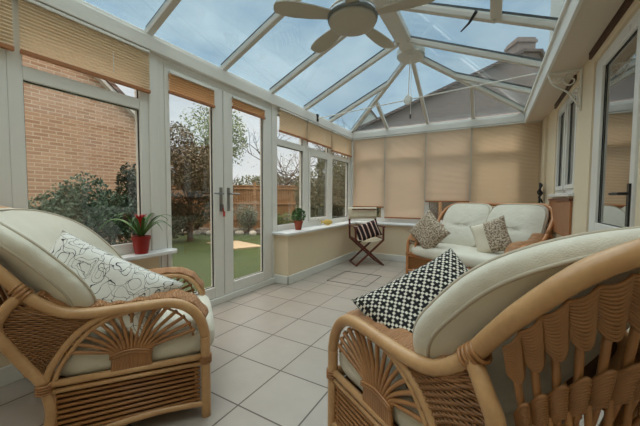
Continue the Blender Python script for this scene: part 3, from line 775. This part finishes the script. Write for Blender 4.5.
    # back cushions
    def backpad(xc, hw, barrel, nm, quilt):
        N1, N2 = 36, 28
        def mid(u, v):    # u -1..1 , v 0..1
            t = .655+.34*v + .04*v*v
            t -= barrel*abs(u)**2.4*(1-.25*v)
            z = .46+.655*v+(.17*abs(u)**3*(1-v) if barrel > .1 else 0)
            return V((xc+hw*u, -t, z))
        def outline(a):   # superellipse outline
            c, s_ = math.cos(a), math.sin(a); u = math.copysign(abs(c)**(.35 if quilt else .45), c); v = .5+.5*math.copysign(abs(s_)**(.5 if quilt else .6), s_)
            if v > .3: u *= 1
            return u, v
        def surf(front):
            def fn(i, j):
                a = 2*PI*i; r = math.sin(j*PI/2)
                uo, vo = outline(a); u = uo*r; v = .5+(vo-.5)*r
                th = .105*(1-r**5)**.5 if r < 1 else 0
                th = .055*(1 if r < 1 else 1)*0+.055+.06*(1-r**3.2)
                q = 0
                if quilt: q = .035*math.exp(-((v-.46)/.035)**2)+.0
                m_ = mid(u, v); n = V((-(u)*.9*barrel*1.6, 1, .28)).normalized()
                th2 = th-(q if front else 0)
                return m_+n*(th2 if front else -th*.55)
            return fn
        m = MB(); m.grid(surf(True), 64, 14, lambda u, v: (u, v)); m.grid(surf(False), 64, 14, lambda u, v: (u, v))
        f1, f2 = surf(True), surf(False)
        def rim(i, j):
            A, B = f1(i, 1), f2(i, 1); p = A.lerp(B, j); cen = mid(0, .5); o = (p-cen).normalized(); return p+o*.022*math.sin(PI*j)
        m.grid(rim, 64, 6, lambda u, v: (u, v))
        ob = m.build(nm, 'cream', root, smooth=True)
        s_ = MB(); s_.tube([f1(i/90, 1) for i in range(90)], .0065, 6, closed=True); s_.tube([f2(i/90, 1) for i in range(90)], .0065, 6, closed=True); s_.build('piping', 'piping', ob, smooth=True)
    if sofa:
        for sg in (-1, 1): backpad(sg*(W-.07)/2, (W-.06)/2, .03, 'back_cushion', True)
    else: backpad(0, W+.0, .20, 'back_cushion', False)
    return root

A1 = seat_family(.38, label='rattan armchair with cream cushions on the left under the brick-facing window', loc=(-1.633, 1.289, 0), rz=math.radians(52.9-90))
A2 = copy_tree(A1); A2.location = (-.463, 1.612, 0); A2.rotation_euler.z = math.radians(148.3-90)
A2['label'] = 'large foreground rattan armchair seen from behind at the right wall'
A1['group'] = A2['group'] = 'matching rattan armchairs'
SO = seat_family(.80, True, 'caneorange', 'two-seat rattan sofa with cream back cushions in the far corner', (-.42, 4.40, 0), math.radians(-118-0+90-180+0), 'rattan_sofa', 'sofa')

# ------------------------------------------------------------------ scatter pillows
def pillow(name, w, h, t, mat, loc, ax, ay, label, cat='cushion', pinch=.1, bend=0):
    """ax, ay: world direction of width and height"""
    X = V(ax).normalized(); Y = V(ay); Y = (Y-X*Y.dot(X)).normalized(); Z = X.cross(Y)
    def fn(sg):
        def g(i, j):
            u, v = i*2-1, j*2-1
            x = u*w/2*(1-pinch*(1-v*v)*u*u*.9); y = v*h/2*(1-pinch*(1-u*u)*v*v*.9)
            z = sg*t/2*((1-u**4)*(1-v**4))**.55*(1+.08*math.sin(5*u+2*v)) - bend*(u*u)
            return V((x, y, z))
        return g
    m = MB()
    for sg in (1, -1): m.grid(fn(sg), 26, 26, lambda u, v: (u*w, v*h))
    r = m.build(name, mat, None, smooth=True)
    R = Matrix((X, Y, Z)).transposed().to_4x4(); R.translation = V(loc); r.matrix_world = R
    e = MB(); g = fn(1); e.tube([g(k/20, 0) for k in range(20)]+[g(1, k/20) for k in range(20)]+[g(1-k/20, 1) for k in range(20)]+[g(0, 1-k/20) for k in range(20)], .004, 5, closed=True)
    e.build('seam', mat, r, smooth=True)
    tag(r, label, cat); return r
pillow('scatter_cushion', .74, .33, .20, 'scribble', (-1.785, .775, .735), (.80, .44, -.40), (-.25, .35, .85), 'white scatter cushion with black line drawings leaning on the left armchair')
pillow('scatter_cushion', .56, .44, .17, 'houndstooth', (-.193, 1.32, .721), (.671, .624, .398), (-.718, .411, .564), 'black and white cross-patterned scatter cushion on the foreground armchair')
pillow('scatter_cushion', .52, .50, .17, 'floral', (-.80, 4.68, .70), (.62, -.40, -.62), (.55, -.15, .72), 'brown sprig-print scatter cushion at the left end of the sofa')
pillow('scatter_cushion', .46, .46, .16, 'floral_half', (.02, 4.55, .70), (.80, -.25, .35), (-.25, .35, .9), 'sprig-print scatter cushion with plain cream part at the right end of the sofa')

# ------------------------------------------------------------------ folding director's chair
dc = empty('folding_chair', (-1.98, 5.16, 0), math.radians(40)); tag(dc, 'dark red wooden folding chair with cream canvas seat in the far corner', 'chair')
# local: x lateral, y backwards
w2, d2 = .25, .20
for sg in (-1, 1):
    for yy_ in (-d2, d2):
        MB().beam((sg*w2, yy_+sg*.012, .012), (-sg*w2, yy_+sg*.012, .46), .022, .034).build('leg', 'darkwood', dc, bevel=.003)
    MB().beam((sg*w2, -d2-.03, .012), (sg*w2, d2+.03, .012), .03, .024).build('foot_rail', 'darkwood', dc, bevel=.003)
    MB().beam((sg*w2, -d2-.02, .475), (sg*w2, d2+.02, .475), .026, .034).build('seat_rail', 'darkwood', dc, bevel=.003)
    MB().beam((sg*(w2+.01), d2-.01, .45), (sg*(w2+.01), d2+.045, 1.0), .024, .034, (1, 0, 0)).build('back_upright', 'darkwood', dc, bevel=.003)
    MB().beam((sg*(w2+.01), -d2+.01, .45), (sg*(w2+.01), -d2+.01, .69), .024, .034, (1, 0, 0)).build('arm_post', 'darkwood', dc, bevel=.003)
    MB().beam((sg*(w2+.01), -d2-.05, .70), (sg*(w2+.01), d2+.04, .70), .045, .02).build('armrest', 'darkwood', dc, bevel=.004)
MB().grid(lambda u, v: V(((u*2-1)*w2, (v*2-1)*d2, .48-.05*math.sin(PI*u))), 12, 4, thick=.005).build('canvas_seat', 'canvas', dc, smooth=True)
MB().grid(lambda u, v: V(((u*2-1)*(w2+.03), d2+.012+.012*math.sin(PI*u)+v*.015, .82+v*.22)), 12, 4, thick=.005).build('canvas_back', 'canvas', dc, smooth=True)
MB().beam((-w2+.04, d2+.012, 1.0), (w2+.02, d2+.012, 1.0), .02, .022).build('top_rail', 'darkwood', dc, bevel=.003)
pillow('striped_cushion', .46, .31, .13, 'stripes', (-1.93, 5.11, .62), (.66, .55, .28), (-.30, .05, .80), 'dark red and black striped cushion on the folding chair')

# ------------------------------------------------------------------ wall ironwork
r = empty('wall_hook', (.655, 5.63, 1.3)); tag(r, 'black ornate iron hook on the far wall beside the sofa', 'hook')
m = MB(); m.tube(cr([(0, 0, .15), (.015, -.03, .12), (-.01, -.05, .06), (.02, -.04, 0), (-.015, -.05, -.06), (.01, -.06, -.10), (.03, -.04, -.14)], 5), .014, 7)
m.tube(cr([(-.01, -.05, .06), (-.035, -.06, .02), (-.02, -.06, -.02)], 5), .010, 6)
m.build('scroll', 'iron', r, smooth=True); MB().bx(-.012, .012, -.008, .03, -.15, .16).build('back_plate', 'iron', r, bevel=.003)
r = empty('hanging_bracket', (RX, 3.72, 2.45)); tag(r, 'white scrolled iron bracket on the wall between house door and small window', 'bracket')
m = MB(); m.tube([(-.01, 0, -.40), (-.01, 0, 0)], .012, 6).tube([(-.01, 0, -.01), (-.27, 0, -.01)], .012, 6)
m.build('arm', 'plastic', r)
m = MB(); m.tube(cr([(-.02, 0, -.36), (-.10, 0, -.22), (-.22, 0, -.12), (-.26, 0, -.03)], 6), .009, 6)
def spiral(cx, cz, r0, turns, st):
    return [(cx+r0*(1-k/40)*math.cos(st+k/40*turns*2*PI), 0, cz+r0*(1-k/40)*math.sin(st+k/40*turns*2*PI)) for k in range(38)]
m.tube(spiral(-.09, -.10, .07, 1.4, 1), .007, 6).tube(spiral(-.18, -.07, .045, 1.3, 3), .006, 6).tube(spiral(-.05, -.22, .04, 1.3, 0), .006, 6)
m.build('scrollwork', 'plastic', r, smooth=True)

# ------------------------------------------------------------------ potted plants and ornament
def strap_leaf(m, base, az, L, rise, droop, w):
    pts = []; d = V((math.cos(az), math.sin(az), 0))
    def fn(u, v):
        p = V(base)+d*(L*u)+V((0, 0, rise*math.sin(PI*min(1, u*.62)) - droop*u**2.5))
        s_ = V((-d.y, d.x, 0)); return p+s_*(v-.5)*w*math.sin(PI*(.12+.88*u)**.8)+V((0, 0, -abs(v-.5)*w*.3))
    m.grid(fn, 12, 2)
def potted(loc, s, label, potmat, flower):
    r = empty('potted_plant', loc); tag(r, label, 'plant')
    po = MB().lathe([(.042*s, 0), (.056*s, .10*s), (.06*s, .10*s), (.062*s, .125*s), (.054*s, .125*s), (.05*s, .105*s), (.0, .105*s)], (0, 0, 0), 24).build('pot', potmat, r, smooth=False)
    m = MB(); rnd = random.Random(3)
    for k in range(16): strap_leaf(m, (0, 0, .11*s), k*2.4+rnd.random()*.4, (.17+.10*rnd.random())*s, (.12+.10*rnd.random())*s, (.02+.10*rnd.random())*s, .022*s)
    m.build('leaves', 'leaf', r, smooth=True)
    if flower:
        m = MB()
        for k in range(11): strap_leaf(m, (0, 0, .18*s), k*2.4, .04*s, .07*s, -.04*s, .026*s)
        m.tube([(0, 0, .11*s), (0, 0, .23*s)], .012*s, 8); m.build('red_flower', 'redflower', r, smooth=True)
potted((-2.585, 1.42, .722), 1.2, 'red pot with strap-leaved bromeliad on the sill beside the garden doors', 'red', True)
r = empty('potted_plant', (-2.52, 3.72, .727)); tag(r, 'terracotta pot with bushy green plant on the sill past the doors', 'plant')
MB().lathe([(.045, 0), (.062, .10), (.068, .10), (.07, .14), (.06, .14), (.055, .12), (0, .12)], (0, 0, 0), 20).build('pot', 'terracotta', r)
def foliage(m, c, rad, n, size, rnd, flat=.0, shell=.5):
    for _ in range(n):
        while True:
            p = V((rnd.uniform(-1, 1), rnd.uniform(-1, 1), rnd.uniform(-1, 1)))
            if shell < p.length < 1: break
        q = V((p.x*rad[0], p.y*rad[1], p.z*rad[2]))
        a = V((rnd.gauss(0, 1), rnd.gauss(0, 1), rnd.gauss(0, 1))).normalized(); b_ = a.cross(V((rnd.gauss(0, 1), rnd.gauss(0, 1), rnd.gauss(0, 1)))).normalized()
        s_ = size*rnd.uniform(.6, 1.3); o = V(c)+q
        m.add([o-a*s_*.5, o+b_*s_*.28, o+a*s_*.5, o-b_*s_*.28], [(0, 1, 2, 3)])
rnd = random.Random(5); m = MB(); foliage(m, (0, 0, .22), (.11, .11, .11), 260, .05, rnd, shell=0); m.build('leaves', 'leaf', r)
m = MB()
for k in range(5): m.tube([(0, 0, .12), (.05*math.cos(k*1.3), .05*math.sin(k*1.3), .24)], .004, 5)
m.build('stems', 'bark', r)
r = empty('ornament', (-2.50, 4.62, .727), .5); tag(r, 'small yellow glazed fish ornament on the window sill', 'ornament')
MB().grid(lambda u, v: V((.085*math.cos(PI*v)*1, .03*math.sin(PI*v)*math.cos(2*PI*u), .055+.05*math.sin(PI*v)*math.sin(2*PI*u))), 16, 12).build('body', 'yellow', r, smooth=True)
MB().prism([(-.07, .055), (-.13, .10), (-.115, .05), (-.13, .01)], (1, 0, 0), (0, 0, 1), (0, -.006, 0), (0, .012, 0)).build('tail', 'yellow', r)
MB().bx(-.03, .03, -.02, .02, 0, .012).build('foot', 'yellow', r, bevel=.004)

# ------------------------------------------------------------------ garden
GZ0 = -.15
g = MB(); g.bx(-16, FX-.09, -6, 14, GZ0-.1, GZ0); g.bx(FX-.09, 8, YF+.1, 30, GZ0-.1, GZ0); g.bx(-16, FX-.09, 14, 30, GZ0-.1, GZ0); g.build('lawn', 'lawn')['kind'] = 'structure'
RD = V((.866, .499, 0)); FD = V((-.499, .866, 0))
# flower bed before the fence
fb = V((-8.48, 9.3, 0))
bd = MB(); 
def bedpt(s_, d): return fb+RD*s_-FD*d
bd.prism([(-5, 0), (7, 0), (7, 1.5), (3, 1.7), (0, 1.3), (-5, 1.6)], RD, -FD, fb+V((0, 0, GZ0)), (0, 0, .05)); bd.build('trim_12', 'earth')['kind'] = 'structure'
fc = empty('garden_fence', fb+V((0, 0, GZ0)), math.atan2(RD.y, RD.x)); tag(fc, 'orange-brown close-boarded garden fence running across behind the lawn', 'fence')
for k in range(-3, 6):
    MB().bx(k*1.85+.05, k*1.85+1.8, -.012, .012, .12, 1.85).build('fence_panel', 'fence', fc)
    b = MB()
    for z in (.45, 1.1, 1.72): b.bx(k*1.85+.05, k*1.85+1.8, -.05, -.012, z, z+.07)
    b.bx(k*1.85+.05, k*1.85+1.8, -.04, .03, 1.85, 1.89); b.build('fence_rail', 'post', fc)
    MB().bx(k*1.85-.05, k*1.85+.05, -.06, .05, 0, 2.02).build('fence_post', 'post', fc)
    MB().bx(k*1.85+.05, k*1.85+1.8, -.02, .02, 0, .12).build('gravel_board', 'stone', fc)
tag(MB().prism([(0, 0), (1.5, -.35), (1.9, .4), (.5, .75)], (1,0,0), (0,1,0), (-7.3, 5.9, GZ0), (0,0,.03)).build('paving_slab', 'paving'), 'pale cream paved patch in the lawn beyond the garden doors', 'paving')
# edging stones
rs_ = random.Random(11)
for k in range(12):
    p = bedpt(-3.4+k*.52, 1.45+.12*math.sin(k*2.1))
    o = MB().grid(lambda u, v: V((.17*math.sin(PI*v)*math.cos(2*PI*u), .10*math.sin(PI*v)*math.sin(2*PI*u), .10*math.cos(PI*v)))*(1+.15*math.sin(7*u+3*v)), 10, 6).build('edging_stone', 'stone', None, smooth=False)
    o.location = p+V((0, 0, GZ0+.07)); o.rotation_euler.z = rs_.random()*3
    tag(o, 'pale rounded stone edging the flower bed before the fence', 'stone', 'edging stones of the flower bed')

def bush(name, loc, rad, n, size, mat, label, cat='shrub', stem=True, group=None, shell=.45, blobs=6, seed=1):
    rnd = random.Random(seed); r = empty(name, (loc[0], loc[1], GZ0)); tag(r, label, cat, group)
    m = MB(); zc = loc[2]-GZ0
    for k in range(blobs):
        a = rnd.uniform(0, 2*PI); q = (rad[0]*.5*math.cos(a), rad[1]*.5*math.sin(a), rnd.uniform(-.5, .5)*rad[2])
        foliage(m, (q[0], q[1], zc+q[2]), tuple(x*.6 for x in rad), n//blobs, size, rnd, shell=shell)
    m.build('foliage', mat, r)
    m = MB(); m.tube([(0, 0, 0), (.03, 0, zc*.5), (0, .03, zc)], [.05*rad[0]+.02, .04*rad[0]+.02, .01], 7)
    for k in range(5):
        a = k*1.3; m.tube([(0, 0, zc*.4), (rad[0]*.5*math.cos(a), rad[1]*.5*math.sin(a), zc+rad[2]*.2)], .015+.01*rad[0], 5)
    m.build('trunk' if cat == 'tree' else 'stem', 'bark', r)
    return r
bush('conifer_bush', (-5.75, 1.98, .78), (.62, .60, .86), 9000, .06, 'conifer', 'blue-green conifer bush against the brick wall, left in the window', seed=1)
bush('conifer_bush', (-5.95, 2.68, .62), (.42, .48, .68), 6000, .06, 'conifer', 'lower blue-green bush between its two taller neighbours at the brick wall', seed=2)
bush('evergreen_shrub', (-5.9, 3.14, 1.02), (.30, .30, .84), 6000, .06, 'darkleaf', 'tall dark evergreen shrub at the right end of the brick wall', seed=3)
bush('autumn_tree', (-8.1, 5.95, 2.45), (1.2, 1.2, 1.15), 15000, .08, 'autumn', 'reddish brown leafy tree behind the left leaf of the garden doors', 'tree', seed=4)
bush('evergreen_shrub', (-8.1, 5.9, .75), (.85, .85, .75), 7000, .08, 'darkleaf', 'dark green shrub under the reddish brown tree', seed=5)
bush('willow_tree', (-10.6, 8.9, 3.3), (1.7, 1.5, 1.9), 5200, .10, 'paleleaf', 'pale green wispy tree rising behind the reddish brown tree', 'tree', seed=6)
bush('silver_shrub', (-7.9, 8.3, .55), (.42, .42, .62), 3000, .06, 'grey_leaf', 'silver-leaved shrub before the fence, in the right door leaf', seed=7)
bush('silver_shrub', (-8.6, 7.7, .40), (.42, .42, .55), 3000, .06, 'grey_leaf', 'low silver-leaved shrub right of the tree, in the left door leaf', seed=8)
bush('bed_shrub', (-7.0, 9.2, .35), (.50, .35, .45), 3000, .06, 'paleleaf', 'low pale green plant in the bed near the right edge of the door view', seed=15)
bush('bed_shrub', (-9.4, 7.2, .30), (.50, .35, .42), 3000, .06, 'hedge', 'low olive plant in the bed behind the left edge of the door view', seed=16)
bush('hedge_shrub', (-5.35, 9.0, 1.25), (.75, .7, 1.45), 12000, .08, 'hedge', 'tall grey-green shrub outside the first window past the doors', seed=9)
bush('hedge_shrub', (-4.30, 8.6, 1.25), (.72, .7, 1.55), 12000, .08, 'hedge', 'tall grey-green shrub outside the middle window past the doors', seed=10)
bush('hedge_shrub', (-3.55, 9.0, 1.25), (.75, .8, 1.55), 12000, .08, 'hedge', 'tall olive shrub outside the last left window', seed=12)
bush('background_tree', (-11.5, 14.0, 1.6), (2.6, 2.0, 1.3), 9000, .14, 'hedge', 'broad pale olive tree beyond the fence behind the right door leaf', 'tree', seed=13)
bush('background_tree', (-15.5, 11.0, 2.0), (2.0, 1.6, 1.5), 6000, .14, 'paleleaf', 'light green tree beyond the fence at the left door leaf', 'tree', seed=14)
# bare branching trees
def bare_tree(loc, H, label, seed, spread=.5):
    rnd = random.Random(seed); r = empty('bare_tree', (loc[0], loc[1], GZ0)); tag(r, label, 'tree')
    br = MB(); tk = MB()
    def grow(m, p, d, L, rad, lev):
        pts = [p]; q = p.copy(); dd = d.copy()
        for k in range(4):
            dd = (dd+V((rnd.gauss(0, .16), rnd.gauss(0, .16), rnd.gauss(0, .1)))).normalized(); q = q+dd*L/4; pts.append(q.copy())
        m.tube(pts, [rad*(1-.13*i) for i in range(5)], 5, cap=False)
        if lev:
            for k in range(3+(lev > 2)):
                i = rnd.choice((2, 3, 4)); nd = (dd+V((rnd.gauss(0, spread), rnd.gauss(0, spread), rnd.gauss(.05, .3)))).normalized()
                grow(br, pts[i], nd, L*rnd.uniform(.6, .8), rad*.5, lev-1)
    grow(tk, V((0, 0, 0)), V((0, 0, 1)), H*.36, .11, 4)
    tk.build('trunk', 'bark', r); br.build('branches', 'bark', r)
    m = MB(); foliage(m, (0, 0, H*.5), (H*.28, H*.28, H*.25), 200, .07, rnd, shell=.3); m.build('leaves', 'paleleaf', r)
bare_tree((-8.6, 10.6, 0), 6.2, 'nearly bare tree beyond the fence, seen through the right door leaf', 21)
bare_tree((-6.6, 11.0, 0), 5.6, 'nearly bare tree beyond the fence, outside the first window past the doors', 22)
bare_tree((-11.0, 8.6, 0), 4.7, 'nearly bare tree beyond the fence, seen through the left door leaf', 23)

# neighbouring brick house at left
nh = empty('brick_house', (-7, 0, GZ0)); tag(nh, 'neighbouring buff brick house wall with sloping roof edge outside the left window', 'house')
z_ = lambda y: 2.87-.83*(y-3.92)-GZ0
MB().prism([(-7, 0), (3.96, 0), (3.96, z_(3.96)), (-1.5, z_(-1.5)), (-7, z_(-1.5)-4.4)], (0,1,0), (0,0,1), (0,0,0), (-6,0,0)).build('wall', 'brick', nh)
MB().beam((.04, 4.2, z_(4.2)+.03), (.04, -1.5, z_(-1.5)+.03), .06, .16, (1,0,0)).build('verge_board', 'upvc', nh)
MB().beam((-3, 4.3, z_(4.3)+.14), (-3, -1.5, z_(-1.5)+.14), 6.3, .08).build('roof', 'rooftile', nh)
# houses beyond the far windows
def far_house(origin, poly, label, chim=None, depth=6, gm='brickx'):
    r = empty('house', (origin[0], origin[1], GZ0), math.atan2(RD.y, RD.x)); tag(r, label, 'house')
    MB().prism(poly, (1,0,0), (0,0,1), (0,0,0), (0, depth, 0)).build('wall', gm, r)
    m = MB()
    for a, b_ in zip(poly[1:-1], poly[2:]):
        if abs(b_[0]-a[0]) < .05: continue
        m.beam(((a[0]+b_[0])/2-.0, -.2, (a[1]+b_[1])/2+.05), ((a[0]+b_[0])/2, depth+.2, (a[1]+b_[1])/2+.05), math.hypot(b_[0]-a[0], b_[1]-a[1])+.1, .12, up=(-(b_[1]-a[1]), 0, (b_[0]-a[0])))
    m.build('roof', 'rooftile', r)
    if chim:
        MB().bx(chim[0], chim[1], .2, 1.1, chim[2], chim[3]).bx(chim[0]-.06, chim[1]+.06, .14, 1.16, chim[3]-.25, chim[3]-.12).build('chimney', 'brickx', r)
far_house((1.4, 17.4, 0), [(-8.2, 0), (-8.2, 4.6), (-.35, 8.3), (.45, 8.3), (1.4, 6.9), (1.4, 0)], 'brick house with broad sloping roof and chimney beyond the glass roof', (-.45, .42, 7.5, 9.15), 6)
def scaled(poly, f): return [(x*f, (z-1.35)*f+1.35 if z > 0 else 0) for x, z in poly]
far_house((-7.3, 24.3, 0), scaled([(-1.3, 0), (-1.3, 5.5), (0, 6.55), (1.0, 5.5), (1.0, 0)], 1.35), 'small gabled house beyond the far left corner of the roof', None, 4, 'render')
far_house((-12.4, 33.2, 0), scaled([(-1.6, 0), (-1.6, 5.2), (0, 7.4), (1.6, 5.4), (1.6, 0)], 1.7), 'steep gabled house furthest to the left beyond the roof corner', None, 5, 'render')
# back fence behind far windows
ff = empty('rear_fence', (-1, 7.6, GZ0)); tag(ff, 'brown timber fence close behind the far windows', 'fence')
for k in range(-1, 4):
    MB().bx(k*1.2, k*1.2+1.12, -.012, .012, 0, 1.75).build('fence_panel', 'bark', ff); MB().bx(k*1.2-.07, k*1.2-.01, -.05, .05, 0, 1.85).build('fence_post', 'post', ff)

# ------------------------------------------------------------------ sky and light
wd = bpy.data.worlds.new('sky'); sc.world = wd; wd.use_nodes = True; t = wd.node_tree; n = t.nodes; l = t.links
bg = n['Background']; tc = n.new('ShaderNodeTexCoord'); mp = n.new('ShaderNodeMapping'); mp.inputs['Scale'].default_value = (1, 1, 2.2); l.new(tc.outputs['Generated'], mp.inputs[0])
nz = n.new('ShaderNodeTexNoise'); nz.inputs['Scale'].default_value = 2.6; nz.inputs['Detail'].default_value = 6; nz.inputs['Roughness'].default_value = .55; l.new(mp.outputs[0], nz.inputs['Vector'])
rp = n.new('ShaderNodeValToRGB'); rp.color_ramp.elements[0].position = .38; rp.color_ramp.elements[0].color = (.50, .62, .74, 1); rp.color_ramp.elements[1].position = .64; rp.color_ramp.elements[1].color = (.97, .97, .97, 1); l.new(nz.outputs['Fac'], rp.inputs[0])
sp = n.new('ShaderNodeSeparateXYZ'); l.new(tc.outputs['Generated'], sp.inputs[0])
mr = n.new('ShaderNodeMapRange'); mr.inputs[1].default_value = .0; mr.inputs[2].default_value = .45; mr.inputs[3].default_value = 1; mr.inputs[4].default_value = 0; l.new(sp.outputs[2], mr.inputs[0])
mx = n.new('ShaderNodeMix'); mx.data_type = 'RGBA'; l.new(mr.outputs[0], mx.inputs[0]); l.new(rp.outputs[0], mx.inputs[6]); mx.inputs[7].default_value = (.98, .97, .98, 1)
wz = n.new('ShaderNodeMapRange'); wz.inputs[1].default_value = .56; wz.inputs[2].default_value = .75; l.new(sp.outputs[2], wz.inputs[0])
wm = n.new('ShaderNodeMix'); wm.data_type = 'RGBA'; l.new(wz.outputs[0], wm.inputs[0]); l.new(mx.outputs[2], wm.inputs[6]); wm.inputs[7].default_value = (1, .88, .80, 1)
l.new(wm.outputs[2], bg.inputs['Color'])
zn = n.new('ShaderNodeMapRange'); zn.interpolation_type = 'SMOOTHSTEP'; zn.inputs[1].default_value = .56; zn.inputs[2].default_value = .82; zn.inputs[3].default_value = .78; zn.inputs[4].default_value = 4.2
l.new(sp.outputs[2], zn.inputs[0]); l.new(zn.outputs[0], bg.inputs['Strength'])   # overcast sky; brighter, warmer cap added overhead, out of view, to light the room
sun = bpy.data.lights.new('sun', 'SUN'); sun.energy = .6; sun.angle = math.radians(40); sun.color = (1, .90, .78)
so = bpy.data.objects.new('sun', sun); C.objects.link(so); so.rotation_euler = V((-.35, .55, .75)).to_track_quat('Z', 'Y').to_euler()

# ------------------------------------------------------------------ camera
cam = bpy.data.cameras.new('camera'); cam.sensor_fit = 'HORIZONTAL'; cam.sensor_width = 36; cam.lens = 295.57/640*36; cam.clip_start = .02; cam.clip_end = 200
co = bpy.data.objects.new('camera', cam); C.objects.link(co)
yaw, pitch, roll = .52246955, .0486682868, .00533767697
F = V((-math.sin(yaw)*math.cos(pitch), math.cos(yaw)*math.cos(pitch), -math.sin(pitch))); r0 = V((math.cos(yaw), math.sin(yaw), 0)); u0 = r0.cross(F)
r2 = r0*math.cos(roll)+u0*math.sin(roll); u2 = -r0*math.sin(roll)+u0*math.cos(roll)
mw = Matrix((r2, u2, -F)).transposed().to_4x4(); mw.translation = V((0, 0, 1.2)); co.matrix_world = mw
sc.camera = co
vs = sc.view_settings; sc.display_settings.display_device = 'sRGB'; vs.view_transform = 'Standard'; vs.look = 'None'; vs.gamma = 1; vs.use_curve_mapping = False; vs.exposure = .40
